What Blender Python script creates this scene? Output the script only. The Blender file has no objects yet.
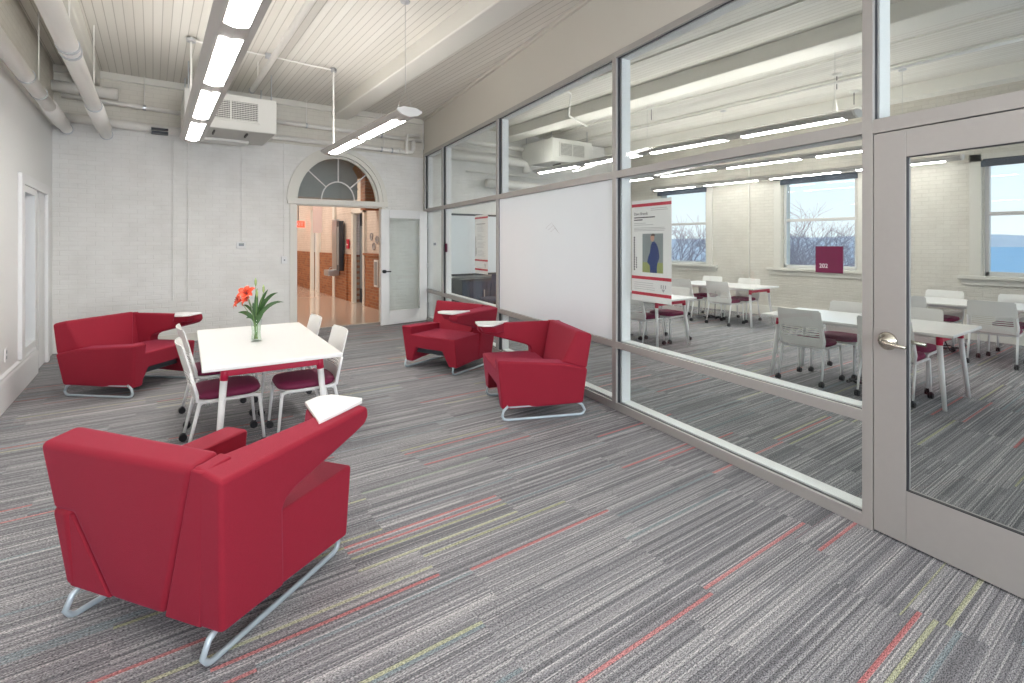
import bpy, bmesh, math, random
from mathutils import Vector, Matrix
random.seed(7)
C = bpy.context.scene.collection
PI = math.pi
R = math.radians
S = 1.0667          # everything below is laid out in units of 1/S metre and scaled once at the end

# ------------------------------------------------------------------ materials
def nodes(name):
    m = bpy.data.materials.new(name); m.use_nodes = True
    nt = m.node_tree; b = nt.nodes['Principled BSDF']
    return m, nt, b
def N(nt, t, **k):
    n = nt.nodes.new(t)
    for a, v in k.items(): setattr(n, a, v)
    return n
def L(nt, a, b): nt.links.new(a, b)
def plain(name, col, rough=.5, metal=0, noise=0, nscale=40, bump=0, sheen=0, coat=0):
    m, nt, b = nodes(name)
    b.inputs['Base Color'].default_value = (*col, 1)
    b.inputs['Roughness'].default_value = rough
    b.inputs['Metallic'].default_value = metal
    if sheen:
        b.inputs['Sheen Weight'].default_value = sheen
        b.inputs['Sheen Roughness'].default_value = .4
        b.inputs['Sheen Tint'].default_value = (1, .25, .55, 1)  # magenta tint imitates the cool daylight shade on upright fabric sides
    if coat: b.inputs['Coat Weight'].default_value = coat
    if noise or bump:
        tc = N(nt, 'ShaderNodeTexCoord'); nz = N(nt, 'ShaderNodeTexNoise')
        nz.inputs['Scale'].default_value = nscale; nz.inputs['Detail'].default_value = 4
        L(nt, tc.outputs['Object'], nz.inputs['Vector'])
        if noise:
            mx = N(nt, 'ShaderNodeMix', data_type='RGBA')
            mx.inputs[6].default_value = (*[c*(1-noise) for c in col], 1)
            mx.inputs[7].default_value = (*[min(1, c*(1+noise)) for c in col], 1)
            L(nt, nz.outputs['Fac'], mx.inputs[0]); L(nt, mx.outputs[2], b.inputs['Base Color'])
        if bump:
            bp = N(nt, 'ShaderNodeBump'); bp.inputs['Strength'].default_value = bump; bp.inputs['Distance'].default_value = .003
            L(nt, nz.outputs['Fac'], bp.inputs['Height']); L(nt, bp.outputs['Normal'], b.inputs['Normal'])
    return m
def emis(name, col, st):
    m, nt, b = nodes(name)
    b.inputs['Base Color'].default_value = (*col, 1)
    b.inputs['Emission Color'].default_value = (*col, 1); b.inputs['Emission Strength'].default_value = st
    return m
def brick(name, c1, c2, mortar, plane='xz', bw=.2, rh=.07, bump=.5, rough=.55, tint=None, msize=.006):
    m, nt, b = nodes(name)
    tc = N(nt, 'ShaderNodeTexCoord'); sx = N(nt, 'ShaderNodeSeparateXYZ'); cx = N(nt, 'ShaderNodeCombineXYZ')
    L(nt, tc.outputs['Object'], sx.inputs[0])
    L(nt, sx.outputs['X' if plane == 'xz' else 'Y'], cx.inputs[0]); L(nt, sx.outputs['Z'], cx.inputs[1])
    nz = N(nt, 'ShaderNodeTexNoise'); nz.inputs['Scale'].default_value = 3; nz.inputs['Detail'].default_value = 5
    L(nt, tc.outputs['Object'], nz.inputs['Vector'])
    br = N(nt, 'ShaderNodeTexBrick'); br.inputs['Scale'].default_value = 1
    br.inputs['Brick Width'].default_value = bw; br.inputs['Row Height'].default_value = rh
    br.inputs['Mortar Size'].default_value = msize; br.inputs['Mortar Smooth'].default_value = .9
    br.inputs['Color1'].default_value = (*c1, 1); br.inputs['Color2'].default_value = (*c2, 1); br.inputs['Mortar'].default_value = (*mortar, 1)
    L(nt, cx.outputs[0], br.inputs['Vector'])
    mx = N(nt, 'ShaderNodeMix', data_type='RGBA', blend_type='MULTIPLY'); mx.inputs[0].default_value = .35
    rp = N(nt, 'ShaderNodeValToRGB'); rp.color_ramp.elements[0].position = .35; rp.color_ramp.elements[0].color = (.85, .84, .82, 1)
    rp.color_ramp.elements[1].position = .6; rp.color_ramp.elements[1].color = (1, 1, 1, 1)
    L(nt, nz.outputs['Fac'], rp.inputs[0]); L(nt, br.outputs['Color'], mx.inputs[6]); L(nt, rp.outputs[0], mx.inputs[7])
    L(nt, mx.outputs[2], b.inputs['Base Color'])
    n2 = N(nt, 'ShaderNodeTexNoise'); n2.inputs['Scale'].default_value = 5; n2.inputs['Detail'].default_value = 4
    mp = N(nt, 'ShaderNodeMapping'); mp.inputs['Scale'].default_value = (1, 1, 7)
    L(nt, tc.outputs['Object'], mp.inputs[0]); L(nt, mp.outputs[0], n2.inputs['Vector'])
    ad = N(nt, 'ShaderNodeMath', operation='MULTIPLY_ADD'); ad.inputs[1].default_value = -.45
    L(nt, br.outputs['Fac'], ad.inputs[0]); L(nt, n2.outputs['Fac'], ad.inputs[2])
    bp = N(nt, 'ShaderNodeBump'); bp.inputs['Strength'].default_value = bump; bp.inputs['Distance'].default_value = .012
    L(nt, ad.outputs[0], bp.inputs['Height']); L(nt, bp.outputs['Normal'], b.inputs['Normal'])
    b.inputs['Roughness'].default_value = rough
    return m
def mathn(nt, op, a, b=None, c=None):
    n = N(nt, 'ShaderNodeMath', operation=op)
    for i, v in enumerate((a, b, c)):
        if v is None: continue
        if isinstance(v, (int, float)): n.inputs[i].default_value = v
        else: L(nt, v, n.inputs[i])
    return n.outputs[0]
def carpet():
    m, nt, b = nodes('carpet_stripes')
    tc = N(nt, 'ShaderNodeTexCoord'); sx = N(nt, 'ShaderNodeSeparateXYZ'); L(nt, tc.outputs['Object'], sx.inputs[0])
    x, y = sx.outputs[0], sx.outputs[1]
    def wn(a, bb, cc=0.):
        v = N(nt, 'ShaderNodeCombineXYZ')
        for i, q in enumerate((a, bb, cc)):
            if isinstance(q, (int, float)): v.inputs[i].default_value = q
            else: L(nt, q, v.inputs[i])
        w = N(nt, 'ShaderNodeTexWhiteNoise', noise_dimensions='3D'); L(nt, v.outputs[0], w.inputs[0]); return w.outputs['Value']
    row = mathn(nt, 'FLOOR', mathn(nt, 'DIVIDE', y, .27))
    xs = mathn(nt, 'ADD', mathn(nt, 'DIVIDE', x, .95), mathn(nt, 'MULTIPLY', wn(row, 3.3), 5))
    col = mathn(nt, 'FLOOR', xs)
    s1 = mathn(nt, 'FLOOR', mathn(nt, 'DIVIDE', y, .0062))
    s2 = mathn(nt, 'FLOOR', mathn(nt, 'DIVIDE', y, .027))
    s3 = mathn(nt, 'FLOOR', mathn(nt, 'DIVIDE', y, .03))
    s4 = mathn(nt, 'FLOOR', mathn(nt, 'DIVIDE', y, .019))
    half = mathn(nt, 'FLOOR', mathn(nt, 'ADD', mathn(nt, 'MULTIPLY', xs, 1.6), mathn(nt, 'MULTIPLY', wn(s2, col, 9), 7)))
    r1 = wn(s1, col, 1); r2 = wn(s2, half, 2)
    v = mathn(nt, 'ADD', mathn(nt, 'MULTIPLY', r1, .75), mathn(nt, 'MULTIPLY', r2, .25))
    rp = N(nt, 'ShaderNodeValToRGB'); cr = rp.color_ramp
    cr.elements[0].position = .12; cr.elements[0].color = (.118, .116, .121, 1)
    cr.elements[1].position = .92; cr.elements[1].color = (.375, .36, .35, 1)
    for p, c in ((.35, (.165, .163, .168, 1)), (.55, (.21, .207, .208, 1)), (.75, (.265, .26, .255, 1))):
        e = cr.elements.new(p); e.color = c
    L(nt, v, rp.inputs[0])
    colr = rp.outputs[0]
    # accents: short yellow-green and coral dashes woven in one or two rows
    def accent(prev, idx, seed, thr, c, fac):
        a = wn(idx, col, seed); g = mathn(nt, 'GREATER_THAN', a, thr)
        mx = N(nt, 'ShaderNodeMix', data_type='RGBA'); L(nt, mathn(nt, 'MULTIPLY', g, fac), mx.inputs[0])
        L(nt, prev, mx.inputs[6]); mx.inputs[7].default_value = (*c, 1); return mx.outputs[2]
    colr = accent(colr, s4, 5.5, .980, (.42, .43, .22), .5)
    colr = accent(colr, s4, 6.5, .972, (.16, .24, .25), .4)
    colr = accent(colr, s4, 7.5, .981, (.52, .12, .11), .55)
    # tuft speckle
    mp = N(nt, 'ShaderNodeMapping'); mp.inputs['Scale'].default_value = (1, 2.2, 1); L(nt, tc.outputs['Object'], mp.inputs[0])
    nz = N(nt, 'ShaderNodeTexNoise'); nz.inputs['Scale'].default_value = 115; nz.inputs['Detail'].default_value = 2; L(nt, mp.outputs[0], nz.inputs['Vector'])
    rr = N(nt, 'ShaderNodeValToRGB'); rr.color_ramp.elements[0].position = .36; rr.color_ramp.elements[0].color = (.35, .35, .38, 1); rr.color_ramp.elements[1].position = .62; rr.color_ramp.elements[1].color = (1.95, 1.95, 2.02, 1)
    L(nt, nz.outputs['Fac'], rr.inputs[0])
    mu = N(nt, 'ShaderNodeMix', data_type='RGBA', blend_type='MULTIPLY'); mu.inputs[0].default_value = .9
    L(nt, colr, mu.inputs[6]); L(nt, rr.outputs[0], mu.inputs[7]); L(nt, mu.outputs[2], b.inputs['Base Color'])
    bp = N(nt, 'ShaderNodeBump'); bp.inputs['Strength'].default_value = .4; bp.inputs['Distance'].default_value = .004
    L(nt, nz.outputs['Fac'], bp.inputs['Height']); L(nt, bp.outputs['Normal'], b.inputs['Normal'])
    b.inputs['Roughness'].default_value = .85; b.inputs['Specular IOR Level'].default_value = .25
    return m
def beadboard():
    m, nt, b = nodes('ceiling_boards')
    tc = N(nt, 'ShaderNodeTexCoord'); sx = N(nt, 'ShaderNodeSeparateXYZ'); L(nt, tc.outputs['Object'], sx.inputs[0])
    fr = mathn(nt, 'FRACT', mathn(nt, 'DIVIDE', sx.outputs[0], .088))
    d = mathn(nt, 'ABSOLUTE', mathn(nt, 'SUBTRACT', fr, .5))
    g = mathn(nt, 'GREATER_THAN', d, .455)
    idx = mathn(nt, 'FLOOR', mathn(nt, 'DIVIDE', sx.outputs[0], .088))
    w = N(nt, 'ShaderNodeTexWhiteNoise', noise_dimensions='1D'); L(nt, idx, w.inputs['W'])
    mx = N(nt, 'ShaderNodeMix', data_type='RGBA'); mx.inputs[6].default_value = (.74, .71, .65, 1); mx.inputs[7].default_value = (.8, .775, .72, 1); L(nt, w.outputs['Value'], mx.inputs[0])
    m2 = N(nt, 'ShaderNodeMix', data_type='RGBA'); m2.inputs[7].default_value = (.52, .49, .44, 1); L(nt, g, m2.inputs[0]); L(nt, mx.outputs[2], m2.inputs[6])
    L(nt, m2.outputs[2], b.inputs['Base Color'])
    bp = N(nt, 'ShaderNodeBump'); bp.inputs['Strength'].default_value = .6; bp.inputs['Distance'].default_value = .01; bp.invert = True
    L(nt, g, bp.inputs['Height']); L(nt, bp.outputs['Normal'], b.inputs['Normal']); b.inputs['Roughness'].default_value = .5
    return m
def glass(name='clear_glass', tint=(.97, .99, .985), refl=1.0):
    m = bpy.data.materials.new(name); m.use_nodes = True; nt = m.node_tree; nt.nodes.clear()
    o = N(nt, 'ShaderNodeOutputMaterial'); t = N(nt, 'ShaderNodeBsdfTransparent'); g = N(nt, 'ShaderNodeBsdfGlossy'); mx = N(nt, 'ShaderNodeMixShader'); f = N(nt, 'ShaderNodeLayerWeight')
    t.inputs[0].default_value = (*tint, 1); g.inputs['Roughness'].default_value = 0; f.inputs[0].default_value = .5
    L(nt, mathn(nt, 'MULTIPLY', mathn(nt, 'MULTIPLY_ADD', mathn(nt, 'POWER', f.outputs['Facing'], 5), .45, .025), refl), mx.inputs[0]); L(nt, t.outputs[0], mx.inputs[1]); L(nt, g.outputs[0], mx.inputs[2]); L(nt, mx.outputs[0], o.inputs[0])
    return m

M = dict(
 carpet=carpet(), boards=beadboard(), glass=glass(), frost=plain('whiteboard_glass', (.80, .85, .89), .18, noise=.012, nscale=3, coat=.3),
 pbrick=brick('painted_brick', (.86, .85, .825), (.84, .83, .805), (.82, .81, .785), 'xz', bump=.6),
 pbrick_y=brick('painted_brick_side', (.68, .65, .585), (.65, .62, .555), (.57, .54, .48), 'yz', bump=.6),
 pbrick_x=brick('beige_brick_band', (.80, .77, .70), (.77, .74, .67), (.71, .68, .61), 'xz', bump=.35),
 wallpaint=plain('wall_paint', (.83, .83, .815), .5, noise=.015, nscale=2),
 beige=plain('bulkhead_paint', (.63, .60, .54), .55, noise=.015, nscale=2),
 sash=plain('window_frame_shadow', (.60, .60, .58), .4), wincase=plain('window_casing_paint', (.66, .64, .585), .45),  # sash grey has the shadow on the window frames mixed into its colour
 trimw=plain('white_trim_paint', (.84, .84, .84), .35),
 trimc=plain('cream_trim_paint', (.78, .76, .70), .4),
 pipe=plain('pipe_paint', (.86, .84, .80), .4, noise=.02, nscale=12),
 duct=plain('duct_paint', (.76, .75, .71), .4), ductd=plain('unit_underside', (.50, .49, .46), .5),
 red=plain('red_upholstery', (.27, .003, .020), .8, noise=.25, nscale=300, bump=.5, sheen=.14),
 maroon=plain('maroon_seat_fabric', (.21, .018, .07), .7, noise=.15, nscale=200, bump=.2),
 plastic=plain('white_plastic', (.80, .79, .76), .35), laminate=plain('white_laminate', (.86, .85, .83), .3, coat=.2),
 redmetal=plain('red_bracket', (.55, .015, .06), .35), whitemetal=plain('white_metal', (.82, .82, .82), .35),
 sled=plain('grey_blue_metal', (.48, .56, .61), .3, metal=.3), black=plain('black_rubber', (.012, .012, .015), .5),
 taupe=plain('anodised_frame', (.385, .365, .35), .42, metal=.25, noise=.03, nscale=30), gasket=plain('black_gasket', (.02, .02, .025), .5),
 fixture=plain('fixture_housing', (.46, .44, .42), .4, metal=.2), fixw=plain('fixture_end', (.7, .69, .67), .4),
 lens=emis('lamp_lens', (1, .975, .935), 30), uplens=emis('lamp_up_lens', (1, .965, .91), 18),
 chrome=plain('brushed_nickel', (.62, .58, .50), .22, metal=1), steel=plain('steel', (.55, .56, .58), .3, metal=.9),
 hallfloor=plain('hall_terrazzo', (.74, .62, .52), .12, noise=.05, nscale=60, coat=.4),
 rbrick=brick('red_brick', (.42, .155, .055), (.27, .085, .03), (.36, .24, .15), 'yz', bw=.21, rh=.075, bump=.6, msize=.009),
 pinkbrick=brick('hall_painted_brick', (.80, .70, .62), (.76, .66, .58), (.6, .5, .43), 'yz', bump=.7),
 tan=plain('tan_wood', (.40, .23, .10), .5, noise=.2, nscale=6), greyduct=plain('grey_duct', (.36, .38, .38), .45, metal=.2, noise=.08, nscale=5),
 dark=plain('dark_paint', (.03, .035, .045), .4), navy=plain('navy_fabric', (.03, .045, .09), .8), blind=plain('roller_blind', (.045, .06, .085), .7),
 exitred=emis('exit_red', (1, .06, .03), 2.0), white=plain('print_white', (.80, .78, .78), .5), printred=plain('print_red', (.50, .01, .04), .5),
 ink=plain('print_ink', (.06, .05, .07), .6), greyink=plain('print_grey_ink', (.42, .40, .42), .6), signred=plain('sign_maroon', (.15, .006, .05), .4),
 photobg=plain('print_photo_grey', (.24, .27, .28), .6, noise=.25, nscale=5), photogreen=plain('print_photo_green', (.30, .33, .12), .6, noise=.2, nscale=6), skin=plain('print_skin', (.55, .30, .22), .6), jacket=plain('print_navy', (.012, .035, .16), .6), hair=plain('print_hair', (.09, .06, .05), .6),
 petal=plain('lily_petal', (.80, .09, .035), .5, noise=.25, nscale=25), petalc=plain('lily_throat', (.20, .01, .02), .5), leaf=plain('lily_leaf', (.045, .115, .03), .45, noise=.3, nscale=20), stem=plain('lily_stem', (.16, .28, .08), .5), bud=plain('lily_bud', (.35, .45, .16), .5),
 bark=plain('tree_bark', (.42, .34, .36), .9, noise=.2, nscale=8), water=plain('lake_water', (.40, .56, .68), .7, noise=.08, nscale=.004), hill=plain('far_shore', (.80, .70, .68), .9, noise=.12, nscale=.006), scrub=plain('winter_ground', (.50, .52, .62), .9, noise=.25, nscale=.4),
 lcd=plain('display_grey', (.25, .28, .30), .3), grille=plain('grille_dark', (.10, .095, .09), .6), cable=plain('cable_grey', (.6, .6, .58), .5),
)

# ------------------------------------------------------------------ mesh builder
class MB:
    def __init__(s): s.v = []; s.f = []; s.T = Matrix.Identity(4)
    def add(s, vs, fs):
        b = len(s.v); s.v += [tuple(s.T @ Vector(p)) for p in vs]; s.f += [tuple(b+i for i in f) for f in fs]; return s
    def hexa(s, c):   # 8 corners: bottom 4 ccw, top 4 ccw
        return s.add(c, [(3, 2, 1, 0), (4, 5, 6, 7), (0, 1, 5, 4), (1, 2, 6, 5), (2, 3, 7, 6), (3, 0, 4, 7)])
    def box(s, x0, x1, y0, y1, z0, z1):
        return s.hexa([(x0, y0, z0), (x1, y0, z0), (x1, y1, z0), (x0, y1, z0), (x0, y0, z1), (x1, y0, z1), (x1, y1, z1), (x0, y1, z1)])
    def prism(s, poly, axis, a, b, b_poly=None):   # poly in the other two axes, extruded along axis
        n = len(poly); q = b_poly or poly
        def P(p, t): return {'x': (t, p[0], p[1]), 'y': (p[0], t, p[1]), 'z': (p[0], p[1], t)}[axis]
        vs = [P(p, a) for p in poly]+[P(p, b) for p in q]
        return s.add(vs, [tuple(range(n))[::-1], tuple(range(n, 2*n))]+[(i, (i+1) % n, n+(i+1) % n, n+i) for i in range(n)])
    def tube(s, pts, r, n=10, caps=True, closed=False):
        pts = [Vector(p) for p in pts]; m = len(pts); rs = r if isinstance(r, (list, tuple)) else [r]*m
        vs = []; up = None
        for i, p in enumerate(pts):
            if closed: t = (pts[(i+1) % m]-pts[i-1])
            else: t = pts[min(i+1, m-1)]-pts[max(i-1, 0)]
            t.normalize()
            if up is None: up = Vector((0, 0, 1)) if abs(t.z) < .9 else Vector((1, 0, 0))
            a = up-t*up.dot(t)
            if a.length < 1e-5: a = t.orthogonal()
            a.normalize(); up = a; b2 = t.cross(a)
            for k in range(n):
                an = 2*PI*k/n; vs.append(tuple(p+(a*math.cos(an)+b2*math.sin(an))*rs[i]))
        fs = []
        for i in range(m if closed else m-1):
            j = (i+1) % m
            for k in range(n): fs.append((i*n+k, i*n+(k+1) % n, j*n+(k+1) % n, j*n+k))
        if caps and not closed: fs += [tuple(range(n))[::-1], tuple((m-1)*n+k for k in range(n))]
        return s.add(vs, fs)
    def lathe(s, prof, n=20, c=(0, 0, 0)):
        vs = []; m = len(prof)
        for r, z in prof:
            for k in range(n): vs.append((c[0]+r*math.cos(2*PI*k/n), c[1]+r*math.sin(2*PI*k/n), c[2]+z))
        fs = [(i*n+k, i*n+(k+1) % n, (i+1)*n+(k+1) % n, (i+1)*n+k) for i in range(m-1) for k in range(n)]
        fs += [tuple(range(n))[::-1], tuple((m-1)*n+k for k in range(n))]
        return s.add(vs, fs)
    def quad(s, *c): return s.add(c, [tuple(range(len(c)))])
    def build(s, name, mat, parent=None, bevel=0, seg=2, smooth=False, sub=0, fix=True):
        me = bpy.data.meshes.new(name); me.from_pydata(s.v, [], s.f)
        if fix:
            bm = bmesh.new(); bm.from_mesh(me); bmesh.ops.recalc_face_normals(bm, faces=bm.faces); bm.to_mesh(me); bm.free()
        me.materials.append(mat)
        o = bpy.data.objects.new(name, me); C.objects.link(o)
        if parent: o.parent = parent
        if bevel:
            md = o.modifiers.new('b', 'BEVEL'); md.width = bevel*S; md.segments = seg; md.limit_method = 'ANGLE'; md.angle_limit = R(25)
            me.polygons.foreach_set('use_smooth', [True]*len(me.polygons)); w = o.modifiers.new('w', 'WEIGHTED_NORMAL'); w.keep_sharp = False
        if sub: md = o.modifiers.new('s', 'SUBSURF'); md.levels = md.render_levels = sub
        if smooth: me.polygons.foreach_set('use_smooth', [True]*len(me.polygons))
        return o
def thing(name, label, cat, loc=(0, 0, 0), rz=0, group=None, rx=0):
    o = bpy.data.objects.new(name, None); C.objects.link(o); o.location = loc; o.rotation_euler = (rx, 0, rz)
    o['label'] = label; o['category'] = cat
    if group: o['group'] = group
    return o
def tag(o, label, cat, group=None):
    o['label'] = label; o['category'] = cat
    if group: o['group'] = group
    return o
def struct(o, label=None):
    o['kind'] = 'structure'
    if label: o['label'] = label
    return o
def sempty(name, loc=(0, 0, 0), rz=0, label=None):
    o = bpy.data.objects.new(name, None); C.objects.link(o); o.location = loc; o.rotation_euler = (0, 0, rz); return struct(o, label)
def dup(root, loc, rz, label, group=None):
    r = root.copy(); C.objects.link(r); r.location = loc; r.rotation_euler = (0, 0, rz); r['label'] = label
    if group: r['group'] = group
    for ch in list(root.children):
        c = ch.copy(); C.objects.link(c); c.parent = r
        for g in list(ch.children):
            d = g.copy(); C.objects.link(d); d.parent = c
    return r
def text(name, s, size, mat, parent, x, y, z=.0015, rot=0, align='LEFT', squeeze=1.0):
    cu = bpy.data.curves.new(name, 'FONT'); cu.body = s; cu.size = size; cu.align_x = align; cu.extrude = .0004
    t = bpy.data.objects.new(name+'_tmp', cu); C.objects.link(t)
    bpy.context.view_layer.update()
    me = bpy.data.meshes.new_from_object(t.evaluated_get(bpy.context.evaluated_depsgraph_get()))
    bpy.data.objects.remove(t); bpy.data.curves.remove(cu)
    me.transform(Matrix.Translation((x, y, z)) @ Matrix.Rotation(rot, 4, 'Z') @ Matrix.Diagonal((squeeze, 1, 1, 1)))
    me.materials.clear(); me.materials.append(mat)
    o = bpy.data.objects.new(name, me); C.objects.link(o); o.parent = parent; return o

H = 3.88; YB = 9.1; XL = -1.1; XW = 10.3; Y0 = -4.2
GPx, GPy = 3.048, 1.066; GA = -R(8.782)
G = Vector((math.sin(-GA), math.cos(-GA), 0)); GN = Vector((G.y, -G.x, 0))
def W(s, off=0, z=0): return Vector((GPx, GPy, 0))+G*s+GN*off+Vector((0, 0, z))

# ------------------------------------------------------------------ shell
struct(MB().box(-3.2, 10.6, Y0-.2, 9.2, -.12, 0).build('floor', M['carpet']), 'carpet of grey striped planks with coral and green dashes')
struct(MB().box(-3.2, 10.6, Y0-.2, 9.22, H, H+.15).build('ceiling', M['boards']), 'painted ceiling of narrow boards')
# back wall with arched opening
AX, AR, AB, AZ = 2.695, .725, .82, 2.2
mb = MB()
def arch(t, r=0): return (AX-(AR+r)*math.cos(t), AZ+(AB+r)*math.sin(t))
yf, yb = YB, YB+.12
mb.box(XL-.2, AX-AR, yf, yb, 0, H); mb.box(AX+AR+.05, XW+.3, yf, yb, 0, AZ-.05); mb.box(AX+AR, XW+.3, yf, yb, AZ-.05, H)
nA = 24
for i in range(nA):
    a, b = arch(PI*i/nA), arch(PI*(i+1)/nA)
    mb.hexa([(a[0], yf, a[1]), (b[0], yf, b[1]), (b[0], yb, b[1]), (a[0], yb, a[1]), (a[0], yf, H), (b[0], yf, H), (b[0], yb, H), (a[0], yb, H)])
struct(mb.build('wall_back', M['pbrick'], fix=False), 'white painted brick wall with an arched opening')
struct(MB().box(XL, 4.3, YB-.008, YB+.01, 3.14, 3.8).build('trim_40', M['pbrick_x']), 'beige upper band of the brick back wall')
# left wall with sidelight and door opening
mb = MB()
mb.box(XL-.25, XL, Y0, 7.1, 0, H); mb.box(XL-.25, XL, 7.1, 8.5, 2.1, H); mb.box(XL-.25, XL, 8.5, YB, 0, H); mb.box(XL-.25, XL, 7.1, 7.86, 0, .33)
struct(mb.build('wall_left', M['wallpaint']), 'smooth white painted side wall')
mb = MB(); mb.box(XL-.01, XL+.012, Y0, YB, 3.1, H)
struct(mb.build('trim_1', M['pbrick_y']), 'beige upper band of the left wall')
mb = MB(); mb.box(XL-.01, XL+.035, Y0, YB, 3.06, 3.13)
struct(mb.build('trim_2', M['trimc'], bevel=.008), 'moulding high on the left wall')
mb = MB()
mb.box(-2.7, -2.6, 7.0, 9.1, 0, H); mb.box(-2.7, XL-.25, 7.0, 7.1, 0, H)
struct(mb.build('wall_closet', M['wallpaint']))
struct(MB().box(XW, XW+.3, Y0, .83, 0, H).box(XW, XW+.3, 2.14, 3.85, 0, H).box(XW, XW+.3, 5.16, 6.88, 0, H).box(XW, XW+.3, 8.19, YB, 0, H)
       .box(XW, XW+.3, .83, 2.14, 2.7, H).box(XW, XW+.3, 3.85, 5.16, 2.7, H).box(XW, XW+.3, 6.88, 8.19, 2.7, H)
       .box(XW, XW+.3, .83, 2.14, 0, .97).box(XW, XW+.3, 3.85, 5.16, 0, .97).box(XW, XW+.3, 6.88, 8.19, 0, .97)
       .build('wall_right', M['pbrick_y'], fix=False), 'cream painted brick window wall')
# rear wall behind the camera with tall window openings
mb = MB(); xs = [XL-.25, -.7, 1.9, 4.2, 6.2, 7.2, 9.4, XW+.3]
for i in range(0, 7):
    if i % 2 == 0: mb.box(xs[i], xs[i+1], Y0-.2, Y0, 0, H)
    else: mb.box(xs[i], xs[i+1], Y0-.2, Y0, 0, .8).box(xs[i], xs[i+1], Y0-.2, Y0, 2.9, H)
struct(mb.build('wall_front', M['wallpaint']))
# bulkhead over the glass partition
mb = MB(); mb.T = Matrix.Translation(W(0)) @ Matrix.Rotation(GA, 4, 'Z')
mb.box(0.02, .14, -5.4, 8.06, 3.2, H); mb.box(.02, .14, 8.0, 8.12, 0, 3.3); mb.box(.02, .14, -5.4, -1.05, 0, 3.3)
struct(mb.build('wall_partition', M['beige']), 'beige bulkhead above the glass partition')
# beams
struct(MB().box(2.55, 2.85, Y0, YB, 3.68, H+.01).build('trim_3', M['trimc'], bevel=.02), 'boxed ceiling beam near the glass partition')
struct(MB().box(-.88, -.6, Y0, YB, 3.66, H+.01).build('trim_4', M['trimc'], bevel=.02), 'boxed ceiling beam above the white pipes')
struct(MB().box(6.02, 6.42, Y0, YB, 3.68, H+.01).build('trim_5', M['trimc'], bevel=.02), 'boxed ceiling beam in the classroom')
struct(MB().box(9.3, 9.6, Y0, YB, 3.68, H+.01).build('trim_6', M['trimc'], bevel=.02))
struct(MB().box(XL, 4.3, YB-.05, YB+.01, 3.78, H).build('trim_7', M['trimc'], bevel=.01), 'cornice along the top of the back wall')
# small ceiling trims running with the boards over the classroom
for k, (xx, w) in enumerate(((4.35, .05), (4.75, .04), (5.2, .03), (7.2, .03), (8.1, .03))):
    struct(MB().box(xx, xx+w, Y0, YB, H-.022, H+.01).build('trim_%d' % (8+k), M['trimc']))
# crown along partition bulkhead
mb = MB(); mb.T = Matrix.Translation(W(0)) @ Matrix.Rotation(GA, 4, 'Z'); mb.box(-.02, .03, -5.2, 8.0, H-.05, H)
struct(mb.build('trim_20', M['beige'], bevel=.01))
# baseboards
struct(MB().prism([(XL, 0), (XL+.03, 0), (XL+.03, .25), (XL+.018, .28), (XL+.02, .30), (XL, .32)], 'y', Y0, 7.87).build('baseboard_left', M['trimw'], bevel=.003), 'tall white baseboard with moulded cap')
struct(MB().box(XL+.2, AX-AR-.12, YB-.02, YB, 0, .12).build('baseboard_back', M['trimc']))
struct(MB().box(XW-.03, XW, Y0, YB, 0, .2).build('baseboard_right', M['trimc'], bevel=.005))

# left door unit
d = sempty('door_3', (XL, 0, 0), 0, 'white door casing with narrow sidelight in the left wall')
MB().box(0, .035, 6.96, 7.1, .32, 2.2).box(0, .035, 7.1, 8.5, 2.09, 2.2).box(0, .035, 8.5, 8.64, 0, 2.2).build('casing', M['trimw'], d, bevel=.006)
MB().box(-.14, .02, 7.1, 7.16, .33, 2.09).box(-.14, .02, 7.76, 7.86, 0, 2.09).box(-.14, .02, 7.16, 7.76, .33, .40).box(-.14, .02, 7.16, 7.76, 2.02, 2.09).box(-.18, .0, 8.14, 8.5, 0, 2.09).build('jamb', M['trimw'], d, bevel=.006)
MB().box(-.08, -.074, 7.16, 7.76, .4, 2.02).build('sidelight_pane', M['glass'], d)
dl = MB().box(-.235, -.19, 7.8, 8.2, .01, 2.09).build('door_leaf', M['steel'], d, bevel=.004)
for z in (.35, 1.1, 1.85): MB().box(-.19, -.175, 8.04, 8.14, z-.06, z+.06).build('hinge', M['black'], dl)

# arch fanlight + door casing
d = sempty('window_4', (AX, YB, 0), 0, 'half round fanlight with spoked muntins over the hall doorway')
mb = MB()
for i in range(nA):
    a0, a1 = PI*i/nA, PI*(i+1)/nA
    for (r0, r1, ya, yb_) in ((0, .07, -.02, .13), (.07, .15, -.045, .0), (-.035, 0, .04, .10)):
        p = [(-(AR+r)*math.cos(a), AZ+(AB+r)*math.sin(a)) for r, a in ((r0, a0), (r1, a0), (r1, a1), (r0, a1))]
        mb.prism(p, 'y', ya, yb_)
mb.build('arch_frame', M['trimc'], d, fix=False)
mb = MB()
for a in (PI/4.2, PI/2, PI-PI/4.2):
    c, s_ = math.cos(a), math.sin(a); mb.tube([(c*.29, .07, AZ+.06+s_*.31), (c*AR*.98, .07, AZ+s_*AB*.98)], .011, 6)
mb.tube([(-.29*math.cos(PI*i/16), .07, AZ+.04+.33*math.sin(PI*i/16)) for i in range(17)], .012, 6)
mb.build('muntins', M['trimw'], d)
MB().box(-AR-.14, AR+.16, -.05, .14, AZ-.055, AZ+.04).build('transom_bar', M['trimc'], d, bevel=.008)
MB().prism([(-AR*math.cos(PI*i/nA), AZ+AB*math.sin(PI*i/nA)) for i in range(nA+1)], 'y', .075, .08).build('fanlight_pane', M['glass'], d)
d = sempty('door_2', (AX, YB, 0), 0, 'cream casing of the arched hall doorway')
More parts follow.
